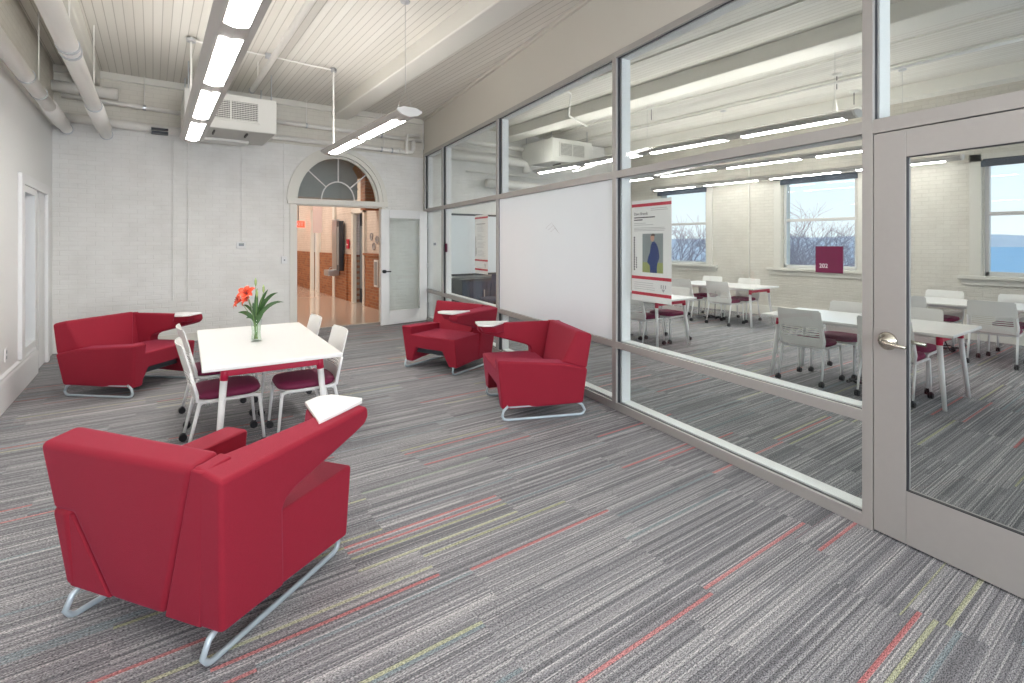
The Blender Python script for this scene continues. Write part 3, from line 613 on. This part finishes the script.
# ------------------------------------------------------------------ lounge chairs
def lounge(loc, az, m, label):
    t = thing('lounge_chair', label, 'armchair', (loc[0], loc[1], 0), R(az), 'red lounge armchairs with writing tablets')
    def Q(x, y, z): return (x-.36, (y-.41)*m, z)
    def hx(c, name, mat='red', bevel=.022, par=t, seg=3): return MB().hexa([Q(*p) for p in c]).build(name, M[mat], par, bevel=bevel, seg=seg)
    # seat: inverted U block extruded front to back
    mb = MB()
    # front block with trapezoid cut
    prof = [(0.0, .12), (.115, .12), (.20, .27), (.60, .27), (.68, .12), (.71, .12), (.72, .415), (0, .415)]
    fr = [Q(.70, y, .09) if z < .13 else Q(.735 if z > .4 else .715, y, z-(0 if z > .4 else .01)) for y, z in prof]; bk = [Q(.22, y, z) for y, z in prof]
    n = len(prof)
    mb.add(fr+bk, [tuple(range(n)), tuple(range(n, 2*n))[::-1]]+[(i, n+i, n+(i+1) % n, (i+1) % n) for i in range(n)])
    mb.build('seat', M['red'], t, bevel=.022, seg=3)
    MB().hexa([Q(*p) for p in ((.24, .14, .20), (.66, .14, .20), (.66, .66, .20), (.24, .66, .20), (.24, .14, .268), (.66, .14, .268), (.66, .66, .268), (.24, .66, .268))]).build('seat_underside', M['dark'], t)
    # back: wraps over the low arm with a slanted seam on either side
    def loft(ra, fr, name, bevel=.022, mb=None):
        mb = mb or MB(); n = len(ra)
        mb.add([Q(*p) for p in ra]+[Q(*p) for p in fr], [tuple(range(n))[::-1], tuple(range(n, 2*n))]+[(i, (i+1) % n, n+(i+1) % n, n+i) for i in range(n)])
        return mb.build(name, M['red'], t, bevel=bevel, seg=4) if name else mb
    loft([(0, .285, .12), (0, .565, .12), (-.012, .765, .42), (-.015, .875, .42), (-.07, .865, .715), (-.048, .085, .71)],
         [(.25, .285, .12), (.25, .565, .12), (.19, .70, .42), (.19, .80, .47), (.06, .845, .745), (.07, .085, .735)], 'backrest', .026)
    # low arm
    mb = MB(); ap = [(0, .12), (.70, .09), (.745, .512), (.19, .478), (-.02, .43)]
    oy = [.825, .765, .80, .865, .88]; iy = [.76, .65, .65, .67, .79]
    loft([(x, iy[i], z) for i, (x, z) in enumerate(ap)], [(x, oy[i], z) for i, (x, z) in enumerate(ap)], 'low_arm')
    loft([(0.001, .57, .12), (0.001, .80, .12), (-.010, .86, .418), (-.010, .772, .418)], [(.2, .57, .12), (.2, .80, .12), (.2, .84, .418), (.2, .772, .418)], 'low_arm_rear', .008)
    # wing arm wrapping round from the back and carrying the tablet
    wo = [(0, 0, .12), (.30, 0, .106), (.262, -.03, .44), (.277, -.034, .474), (.325, -.036, .496), (.69, -.055, .586), (.76, -.062, .61), (.785, -.066, .645), (.77, -.07, .695), (-.055, -.056, .69)]
    wi = [(.001, .12, .12), (.30, .12, .106), (.262, .10, .44), (.277, .095, .474), (.325, .09, .496), (.69, .07, .60), (.76, .06, .62), (.785, .05, .65), (.775, .045, .705), (-.045, .09, .722)]
    loft(wo, wi, 'wing_arm', .024)
    loft([(.0, .10, .12), (.0, .278, .12), (-.048, .088, .71), (-.049, .03, .708)], [(.2, .10, .12), (.2, .278, .12), (.07, .084, .725), (.07, .03, .72)], 'back_corner', .008)
    # tablet on a padded cup
    hx([(.50, .03, .62), (.75, .02, .63), (.745, .14, .635), (.62, .19, .63), (.48, .0, .69), (.785, -.02, .70), (.785, .16, .70), (.66, .21, .69)], 'tablet_support', bevel=.012)
    pl = [(.475, -.02), (.67, .225), (.76, .222), (.808, .175), (.805, -.01), (.775, -.03)]
    mb = MB(); n = len(pl)
    vs = [Q(x, y, .698+.015*(x-.455)) for x, y in pl]+[Q(x, y, .716+.015*(x-.455)) for x, y in pl]
    mb.add(vs, [tuple(range(n))[::-1], tuple(range(n, 2*n))]+[(i, (i+1) % n, n+(i+1) % n, n+i) for i in range(n)])
    mb.build('writing_tablet', M['laminate'], t, bevel=.004)
    # sled bases
    for y in (.055, .775):
        x0, x1 = -.02, .70; pts = []
        pts += [(.30, .115), (.09, .115)] if False else []
        pts = [(.05, .125), (-.005, .095), (-.03, .045)]+[(x0-.0+.03*(1-math.cos(a)), .042-.03*math.sin(a)) for a in (.4, .9, 1.57)]
        pts += [(x1-.04, .012), (x1-.012, .02), (x1+.002, .045), (x1-.01, .09), (x1-.05, .125)]
        MB().tube([Q(x, y, z) for x, z in pts], .0115, 10).build('sled_base', M['sled'], t, smooth=True)
        MB().box(*sorted((Q(.06, 0, 0)[0], Q(.64, 0, 0)[0])), *sorted(((y-.012-.41)*m, (y+.012-.41)*m)), .112, .122).build('base_plate', M['sled'], t)
    return t
lounge((.247, 2.58), 36, 1, 'large red lounge chair in the foreground seen from behind')
lounge((2.832, 3.71), 158, 1, 'red lounge chair nearest the whiteboard with its side to the camera')
lounge((2.91, 5.465), 202.6, -1, 'red lounge chair farthest back in front of the partition, seen from the front')
lounge((-.169, 6.562), -42, -1, 'red lounge chair against the left brick wall behind the dining chairs')

# ------------------------------------------------------------------ tables
def table(loc, rz, label, group):
    t = thing('work_table', label, 'table', (loc[0], loc[1], 0), rz, group)
    hw_, hl = .44, .85
    MB().box(-hw_, hw_, -hl, hl, .662, .69).build('tabletop', M['laminate'], t, bevel=.006)
    MB().box(-.2, .2, -hl+.22, hl-.22, .615, .66).build('cable_tray', M['whitemetal'], t, bevel=.005)
    for sy in (-1, 1):
        y = sy*(hl-.13)
        MB().box(-.29, .29, y-.02, y+.02, .598, .645).build('end_bracket', M['redmetal'], t, bevel=.006)
        for sx in (-1, 1):
            lg = MB().tube([(sx*.31, y, .575), (sx*.355, y+sy*.05, .0)], [.023, .017], 14).build('leg', M['whitemetal'], t, smooth=True)
            MB().tube([(sx*.30, y-sy*.002, .66), (sx*.311, y+sy*.001, .57)], [.026, .0255], 14).build('red_collar', M['redmetal'], lg, smooth=True)
    return t
T0 = table((.73, 4.605), R(-2.5), 'white topped table holding the vase of lilies', 'white tables with red brackets')
tabs = [((6.085, 2.22), 'white table in the classroom just behind the glass door handle', .0), ((6.085, 5.36), 'white table behind the poster with the man', 0),
        ((8.93, 2.1), 'white table under the classroom window nearest the door', 0), ((8.92, 5.60), 'white table along the window wall between the poster and the 202 sign', 0)]
for (x, y), lab, a in tabs: dup(T0, (x, y, 0), a, lab)

# ------------------------------------------------------------------ chairs
def chair(loc, rz, label, group):
    t = thing('stacking_chair', label, 'chair', (loc[0], loc[1], 0), rz, group)
    # backrest shell with slots
    def bp(u, z):   # u -1..1 across, z height -> local xyz, leaning back with a gentle wrap
        f = (z-.40)/.39
        return Vector((-.195-.10*f-.035*(1-u*u)+.02, u*(.236-.018*f), z))
    mb = MB(); th = .010
    def strip(z0, z1, u0=-1, u1=1, k=10):
        for i in range(k):
            a, b = u0+(u1-u0)*i/k, u0+(u1-u0)*(i+1)/k
            p = [bp(a, z0), bp(b, z0), bp(b, z1), bp(a, z1)]; o = Vector((th, 0, 0))
            mb.hexa([p[0], p[1], p[1]+o, p[0]+o, p[3], p[2], p[2]+o, p[3]+o])
    strip(.60, .66); strip(.66, .72); strip(.72, .775); strip(.775, .79, -.95, .95)
    for k in range(5): strip(.484+k*.024, .496+k*.024, -.82, .82)
    strip(.44, .482); strip(.40, .44, -.9, .9)
    strip(.482, .60, -1, -.82, 2); strip(.482, .60, .82, 1, 2)
    mb.build('backrest', M['plastic'], t, fix=False, smooth=False)
    # seat shell and cushion
    def sp(n, rx, ry, z, cx=.015):
        return [(cx+rx*math.copysign(abs(math.cos(2*PI*i/n))**.55, math.cos(2*PI*i/n)), ry*math.copysign(abs(math.sin(2*PI*i/n))**.55, math.sin(2*PI*i/n)), z) for i in range(n)]
    def slab(zs, name, mat):
        n = 28; mb = MB(); vs = []
        for rx, ry, z in zs: vs += sp(n, rx, ry, z)
        fs = [tuple(range(n))[::-1], tuple((len(zs)-1)*n+i for i in range(n))]
        for j in range(len(zs)-1): fs += [(j*n+i, j*n+(i+1) % n, (j+1)*n+(i+1) % n, (j+1)*n+i) for i in range(n)]
        return mb.add(vs, fs).build(name, M[mat], t, smooth=True)
    slab([(.18, .18, .375), (.205, .205, .388), (.208, .208, .396)], 'seat_shell', 'plastic')
    slab([(.208, .208, .395), (.218, .218, .415), (.208, .208, .438), (.15, .15, .447)], 'seat_cushion', 'maroon')
    for s_ in (-1, 1):
        y = s_*.215
        MB().tube([tuple(bp(s_*.98, .60)), tuple(bp(s_*.98, .46)), (-.185, y, .40), (-.15, y, .385), (.17, y, .385), (.205, y, .375), (.215, y, .35)], [.009, .012, .014, .013, .013, .013, .012], 10).build('side_rail', M['whitemetal'], t, smooth=True)
        for fx, tx in ((-.245, -.17), (.235, .205)):
            lg = MB().tube([(tx, y, .385), (fx, y*1.03, .055)], [.013, .010], 10).build('leg', M['whitemetal'], t, smooth=True)
            m = MB()
            for dy in (-.011, .011): m.tube([(fx-.006, y*1.03+dy-.008, .027), (fx-.006, y*1.03+dy+.008, .027)], .027, 14)
            m.tube([(fx, y*1.03, .03), (fx, y*1.03, .062)], .011, 8)
            m.build('caster', M['black'], lg)
    MB().tube([(-.16, -.215, .375), (-.16, .215, .375)], .009, 8).tube([(.15, -.215, .375), (.15, .215, .375)], .009, 8).build('cross_rail', M['whitemetal'], t, smooth=True)
    return t
gA, gB = 'white stacking chairs around the lily table', 'white stacking chairs in the classroom'
C0 = chair((.435, 4.33), 0, 'white chair at the left of the lily table, nearer the camera', gA)
for x, y, a, lab, g in (
  (.465, 5.08, 2, 'white chair at the left of the lily table, farther from the camera', gA),
  (.99, 4.24, 178, 'white chair at the right of the lily table, nearer the camera', gA),
  (1.00, 5.04, 178, 'white chair at the right of the lily table, farther from the camera', gA),
  (5.865, 2.64, 0, 'white chair with slotted back just left of the glass door post', gB),
  (5.86, 1.87, 0, 'white chair half hidden behind the glass door lever', gB),
  (6.45, 2.57, 180, 'white chair facing the lounge across the table under the 202 sign', gB),
  (6.45, 1.93, 180, 'white chair with cream back just right of the door stile', gB),
  (5.86, 4.98, 0, 'white chair seen from behind at the left edge of the poster', gB),
  (5.86, 5.85, 0, 'white chair hidden mostly by the whiteboard', gB),
  (6.45, 4.98, 180, 'white chair with maroon seat peeking below the poster with the man', gB),
  (8.60, 5.35, 0, 'white chair seen from behind between the poster and the middle table', gB),
  (8.60, 6.12, 0, 'white chair seen from behind at the right edge of the poster', gB),
  (9.20, 5.38, 180, 'cream backed chair against the brick, right one of its table', gB),
  (9.20, 6.17, 180, 'cream backed chair against the brick, left one of its table', gB),
  (8.50, 1.65, 0, 'white chair with slotted back below the lake window at the right edge', gB),
  (8.50, 2.50, 0, 'grey white chair back just right of the door stile, second row', gB),
  (9.20, 2.40, 180, 'cream chair back beside the sill of the lake window', gB),
  (9.20, 1.60, 180, 'cream chair back directly below the lake window', gB)):
    dup(C0, (x, y, 0), R(a), lab, g)

# ------------------------------------------------------------------ vase and lilies
VX, VY = .69, 4.60
t = tag(MB().lathe([(.0, 0), (.040, 0), (.042, .01), (.034, .07), (.038, .13), (.045, .178), (.043, .178), (.036, .13), (.032, .07), (.038, .012), (.0, .012)], 24).build('glass_vase', M['glass'], smooth=True), 'clear glass vase standing on the white table', 'vase')
t.location = (VX, VY, .69)
water = MB().lathe([(0, .013), (.036, .013), (.031, .07), (.035, .125), (0, .125)], 20).build('water', glass('vase_water', (.86, .90, .84), .5), t, smooth=True)
b = thing('lily_bouquet', 'bunch of orange lilies with long green leaves in the glass vase', 'flowers', (VX, VY, .705))
RV = Vector((.816, -.578, 0)); FV = Vector((.578, .816, 0))
def vp(u, d_, z): return RV*u+FV*d_+Vector((0, 0, z*1.1))
random.seed(11)
heads = [(-.125, .0, .285), (-.065, -.02, .335), (-.09, .06, .30)]
tips = heads+[(-.01, .01, .42), (.06, .0, .36), (.02, -.03, .33)]
for u, d_, z in tips:
    MB().tube([vp(random.uniform(-.015, .015), random.uniform(-.015, .015), .0), vp(u*.15, d_*.3, .12), vp(u*.55, d_*.7, z*.72), vp(u, d_, z-.01)], [.003, .003, .0028, .002], 6).build('stem', M['stem'], b, smooth=True)
def leaf_strip(mb, p0, p1, p2, w):
    k = 8; pts = []
    for i in range(k+1):
        s_ = i/k; pts.append((1-s_)**2*Vector(p0)+2*s_*(1-s_)*Vector(p1)+s_*s_*Vector(p2))
    side = (Vector(p2)-Vector(p0)).cross(Vector((0, 0, 1)))
    if side.length < 1e-4: side = RV.copy()
    side.normalize(); side = (side*.5+RV*.3*random.choice((-1, 1))+Vector((0, 0, .55))).normalized()
    vs = []
    for i, p in enumerate(pts):
        ww = w*math.sin(PI*min(1, (i+.6)/(k+.6)))**.8
        vs += [tuple(p+side*ww), tuple(p-Vector((0, 0, ww*.25))), tuple(p-side*ww)]
    fs = []
    for i in range(k): fs += [(3*i, 3*i+1, 3*i+4, 3*i+3), (3*i+1, 3*i+2, 3*i+5, 3*i+4)]
    mb.add(vs, fs)
mb = MB()
for (u0, z0, u1, z1, u2, z2, d_) in ((0, .12, .09, .30, .23, .275, .0), (0, .13, .06, .33, .17, .345, .02), (.01, .12, .07, .25, .20, .29, -.03), (0, .12, -.06, .22, -.14, .20, -.02), (0, .12, -.05, .25, -.13, .25, .04),
   (0, .14, .03, .3, .09, .37, .02), (-.01, .13, -.03, .26, -.06, .31, -.04), (.0, .1, .05, .2, .10, .24, -.05), (.0, .13, .0, .28, .02, .38, -.02), (0, .12, -.05, .19, -.10, .15, .03), (0, .12, .02, .24, .05, .30, .06), (0, .1, .03, .18, .06, .19, -.06),
   (0, .14, .04, .31, .12, .31, -.01), (0, .12, -.02, .24, -.04, .27, .02), (0.01, .12, .05, .22, .08, .27, .01)):
    leaf_strip(mb, vp(u0, 0, z0), vp(u1, d_*.6, z1), vp(u2, d_, z2), .018)
o = mb.build('foliage', M['leaf'], b, fix=False, smooth=True)
for hi, (u, d_, z) in enumerate(heads):
    c = vp(u, d_, z); ax = (vp(u*1.0, -.10, .05) if hi != 1 else vp(.0, -.1, .08)).normalized(); A1 = ax.orthogonal().normalized(); A2 = ax.cross(A1)
    mb = MB()
    for k in range(6):
        an = k*PI/3+.2*hi; rd = A1*math.cos(an)+A2*math.sin(an); tn = ax.cross(rd); L_ = .078 if k % 2 else .070; vs = []
        for i in range(6):
            s_ = i/5; p = c+rd*(L_*s_**.9)+ax*(.035*math.sin(s_*2.3)); w_ = .024*math.sin(PI*(.12+.86*s_))
            vs += [tuple(p+tn*w_), tuple(p+ax*-.003), tuple(p-tn*w_)]
        fs = []
        for i in range(5): fs += [(3*i, 3*i+1, 3*i+4, 3*i+3), (3*i+1, 3*i+2, 3*i+5, 3*i+4)]
        mb.add(vs, fs)
    fl = mb.build('lily_flower', M['petal'], b, fix=False, smooth=True)
    mb = MB()
    for k in range(6):
        an = k*PI/3; rd = A1*math.cos(an)+A2*math.sin(an); mb.tube([c, c+ax*.035+rd*.012, c+ax*.045+rd*.02], [.0015, .0015, .003], 5)
    mb.lathe([(0, -.004), (.012, 0), (0, .006)], 8, tuple(c+ax*.008)); mb.build('stamens', M['petalc'], fl)
for (u, d_, z) in ((-.01, .01, .42), (.02, -.03, .34), (.06, 0, .37)):
    c = vp(u, d_, z); MB().tube([c-Vector((0, 0, .03)), c-Vector((0, 0, .01)), c+Vector((0, 0, .015)), c+Vector((0, 0, .04))], [.003, .009, .009, .002], 8).build('lily_bud', M['bud'], b, smooth=True)

# ------------------------------------------------------------------ classroom extras
t = thing('wall_whiteboard', 'long pale whiteboard with dark frame on the classroom back wall', 'whiteboard', (7.5, YB, .84))
MB().box(-2.62, 2.66, -.03, 0, 0, 1.22).build('board_surface', M['frost'], t); MB().box(-2.64, 2.68, -.045, 0, 1.2, 1.24).box(2.64, 2.68, -.045, 0, 0, 1.24).box(-2.64, 2.68, -.06, 0, -.03, .01).build('board_frame', M['dark'], t)
t = thing('credenza', 'dark low cabinet under the classroom whiteboard', 'cabinet', (5.75, 8.85, 0))
MB().box(-.85, .85, -.25, .2, 0, .74).build('cabinet_body', M['dark'], t, bevel=.006); MB().box(-.86, .86, -.26, .21, .74, .77).build('cabinet_top', M['dark'], t, bevel=.004)
for x in (-.84, -.28, .28): 
    dr = MB().box(x, x+.55, -.265, -.25, .08, .72).build('cabinet_door', M['navy'], t, bevel=.003); MB().box(x+.48, x+.5, -.28, -.265, .4, .55).build('handle', M['steel'], dr)
def office(x, y, a, lab, first=None):
    t = thing('swivel_chair', lab, 'chair', (x, y, 0), R(a), 'dark swivel chairs at the back of the classroom')
    MB().box(-.22, .22, -.22, .22, .40, .47).build('seat', M['navy'], t, bevel=.03, seg=3); MB().hexa([(-.24, -.2, .52), (-.2, -.2, .52), (-.2, .2, .52), (-.24, .2, .52), (-.30, -.18, .92), (-.26, -.18, .92), (-.26, .18, .92), (-.30, .18, .92)]).build('backrest', M['navy'], t, bevel=.015)
    MB().tube([(0, 0, .1), (0, 0, .4)], .025, 10).build('gas_column', M['black'], t); MB().tube([(0, 0, .4), (-.24, 0, .42), (-.23, 0, .55)], .015, 8).build('back_bracket', M['black'], t)
    m = MB(); m2 = MB()
    for k in range(5):
        an = k*2*PI/5; c, s_ = math.cos(an), math.sin(an); m.tube([(0, 0, .1), (.25*c, .25*s_, .07)], [.02, .012], 8); m2.tube([(.25*c-.02*s_, .25*s_+.02*c, .027), (.25*c+.02*s_, .25*s_-.02*c, .027)], .027, 12)
    m.build('star_base', M['black'], t); m2.build('casters', M['black'], t); return t
office(8.55, 8.0, 200, 'navy swivel chair just visible left of the poster with the man')
office(5.2, 7.9, 80, 'dark swivel chair behind the far panes of the partition, left one')
office(6.1, 7.95, 110, 'dark swivel chair behind the far panes of the partition, right one')
def cable(x, y, lab, sd):
    random.seed(sd); pts = []
    for k in range(16): pts.append((x+.13*math.cos(k*1.1)+random.uniform(-.05, .05), y+.16*math.sin(k*.8)+random.uniform(-.05, .05), .012+.05*abs(math.sin(k*1.7))))
    pts.append((x, y, .3)); pts.append((x+.02, y, .62)); 
    m = []
    for i in range(len(pts)-1):
        for s_ in range(4):
            p0, p1 = Vector(pts[max(i-1, 0)]), Vector(pts[i]); p2 = Vector(pts[i+1]); p3 = Vector(pts[min(i+2, len(pts)-1)]); q = s_/4
            m.append(.5*((2*p1)+(-p0+p2)*q+(2*p0-5*p1+4*p2-p3)*q*q+(-p0+3*p1-3*p2+p3)*q**3))
    for p in m: p.z = max(p.z, .008)
    tag(MB().tube(m, .007, 6).build('power_cable', M['black'], None, smooth=True), lab, 'cable')
cable(6.05, 2.15, 'black power cable tangled under the table by the glass door', 1)
cable(6.0, 5.55, 'black power cable tangled under the table behind the poster', 2)
cable(8.9, 5.75, 'black power cable tangled under the table along the brick wall', 3)
cable(8.9, 2.3, 'black power cable hanging under the table by the lake window', 4)
t = thing('power_strip', 'white power strip on the carpet under the nearest classroom table', 'power strip', (6.05, 2.02, 0), .4); MB().box(-.14, .14, -.03, .03, 0, .035).build('strip_body', M['plastic'], t, bevel=.006); MB().box(.09, .11, -.012, .012, .035, .04).build('strip_switch', M['printred'], t)

# ------------------------------------------------------------------ outdoors
struct(MB().box(60, 9000, -6000, 9000, -36, -35).build('ground_lake', M['water']))['label'] = 'blue lake far below the windows'
mb = MB(); random.seed(5); prev = None; ys = [i*250-3000 for i in range(60)]
for i in range(len(ys)-1):
    def hh(y): return 38+16*math.sin(y*.0011)+10*math.sin(y*.0043+1)+5*math.sin(y*.011)
    a, b_ = ys[i], ys[i+1]
    mb.hexa([(5200-a*.25, a, -36), (7200-a*.25, a, -36), (7200-b_*.25, b_, -36), (5200-b_*.25, b_, -36), (5500-a*.25, a, hh(a)), (6900-a*.25, a, hh(a)+15), (6900-b_*.25, b_, hh(b_)+15), (5500-b_*.25, b_, hh(b_))])
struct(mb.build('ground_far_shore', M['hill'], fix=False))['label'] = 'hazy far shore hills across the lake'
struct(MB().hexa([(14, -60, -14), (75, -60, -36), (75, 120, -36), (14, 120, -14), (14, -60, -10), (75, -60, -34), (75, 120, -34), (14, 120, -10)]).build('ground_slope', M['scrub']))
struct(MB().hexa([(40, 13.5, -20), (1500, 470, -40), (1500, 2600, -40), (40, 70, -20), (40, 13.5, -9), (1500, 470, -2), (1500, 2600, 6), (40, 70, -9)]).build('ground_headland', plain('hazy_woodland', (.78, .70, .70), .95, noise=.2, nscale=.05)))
def tree(x, y, base, h, lab, seed, depth=6, nb=3, spread=.55, rr=.11):
    random.seed(seed); mb = MB(); k_ = [0]
    def br(p, d, l, r, lev):
        if k_[0] > 2600: return
        mid = p+d*l*.5+Vector((random.uniform(-1, 1), random.uniform(-1, 1), random.uniform(-.3, .6)))*l*.07
        e = p+d*l; mb.tube([p, mid, e], [r, r*.85, r*.65], 4 if lev > 2 else 7, caps=False); k_[0] += 1
        if lev >= depth: return
        for i in range(nb if lev else nb+1):
            nd = (d+Vector((random.gauss(0, spread), random.gauss(0, spread), random.uniform(-.15, .35)))).normalized()
            st = p+d*l*random.uniform(.55, 1.0)
            br(st, nd, l*random.uniform(.62, .82), r*.62, lev+1)
    br(Vector((0, 0, 0)), Vector((0, 0, 1)), h*.28, rr, 0)
    o = mb.build('bare_tree', M['bark'], None, fix=False, smooth=True); o.location = (x, y, base); tag(o, lab, 'tree', 'leafless trees outside the classroom windows'); return o
tree(21, 15.2, -5.6, 11.6, 'bare branching tree outside the window beside the poster', 3, 6, 3, .5, .13)
tree(24, 19.5, -8.0, 11.0, 'bare tree low behind the poster side window', 31, 6, 3, .6, .10)
tree(24, 11.5, -6.0, 12.9, 'twiggy bare tree filling the left of the window behind the 202 sign', 8, 6, 3, .6, .09)
tree(24, 9.9, -8.0, 12.8, 'twiggy bare tree filling the middle of the window behind the 202 sign', 12, 6, 3, .62, .09)
tree(27, 13.0, -7.2, 12.8, 'bare tree farther down the slope behind the 202 sign', 44, 6, 3, .62, .09)
tree(26, 10.9, -7.0, 12.4, 'twiggy bare tree just left of the 202 sign', 61, 6, 3, .65, .08)
tree(30, 11.9, -8.4, 13.2, 'lowest bare tree at the right of the window behind the 202 sign', 20, 6, 3, .62, .09)

# ------------------------------------------------------------------ lights from outside
w = bpy.data.worlds.new('sky'); bpy.context.scene.world = w; w.use_nodes = True; nt = w.node_tree
bg = nt.nodes['Background']; tc = N(nt, 'ShaderNodeTexCoord'); sx = N(nt, 'ShaderNodeSeparateXYZ'); rp = N(nt, 'ShaderNodeValToRGB')
L(nt, tc.outputs['Generated'], sx.inputs[0]); L(nt, sx.outputs['Z'], rp.inputs[0]); L(nt, rp.outputs[0], bg.inputs[0])
rp.color_ramp.elements[0].position = 0; rp.color_ramp.elements[0].color = (.90, .93, .97, 1)
rp.color_ramp.elements[1].position = .45; rp.color_ramp.elements[1].color = (.42, .66, .95, 1)
e = rp.color_ramp.elements.new(.07); e.color = (.82, .90, .98, 1)
bg.inputs[1].default_value = 1.15
def area(name, loc, rot, sx_, sy_, pw, col):
    l = bpy.data.lights.new(name, 'AREA'); l.shape = 'RECTANGLE'; l.size = sx_*S; l.size_y = sy_*S; l.energy = pw; l.color = col
    o = bpy.data.objects.new(name, l); C.objects.link(o); o.location = loc; o.rotation_euler = rot; return o
# daylight entering through the tall rear windows (behind the camera)
area('daylight', (.6, Y0-.1, 1.85), (PI/2, 0, 0), 2.5, 2.0, 270, (.86, .92, 1))
area('daylight', (5.2, Y0-.1, 1.85), (PI/2, 0, 0), 1.9, 2.0, 60, (.86, .92, 1))
area('daylight', (8.3, Y0-.1, 1.85), (PI/2, 0, 0), 2.1, 2.0, 80, (.86, .92, 1))
# ceiling lamps of the hall
for y in (11.5, 14.5, 18):
    area('hall_lamp', (2.6, y, 3.5), (0, 0, 0), .6, 1.2, 60, (1, .93, .84))

# ------------------------------------------------------------------ camera
cam = bpy.data.cameras.new('camera'); co = bpy.data.objects.new('camera', cam); C.objects.link(co)
co.location = (0, 0, 1.5); co.rotation_euler = (PI/2, 0, -math.atan(359/507.))
cam.lens = 507/1024*36; cam.sensor_width = 36; cam.shift_y = -(341.5-242)/1024; cam.clip_end = 20000; cam.clip_start = .02
bpy.context.scene.camera = co

# ------------------------------------------------------------------ scale to metres
bpy.context.view_layer.update()
SM = Matrix.Scale(S, 4)
for me in bpy.data.meshes: me.transform(SM)
for o in bpy.data.objects: o.location = o.location*S

sc = bpy.context.scene
sc.view_settings.view_transform = 'Standard'; sc.view_settings.look = 'None'; sc.view_settings.gamma = 1; sc.view_settings.use_curve_mapping = False
sc.view_settings.exposure = 0.12

cy = sc.cycles; cy.use_denoising = True; cy.max_bounces = 10; cy.diffuse_bounces = 5; cy.glossy_bounces = 4; cy.transparent_max_bounces = 24; cy.caustics_reflective = False; cy.caustics_refractive = False
cy.sample_clamp_indirect = 6
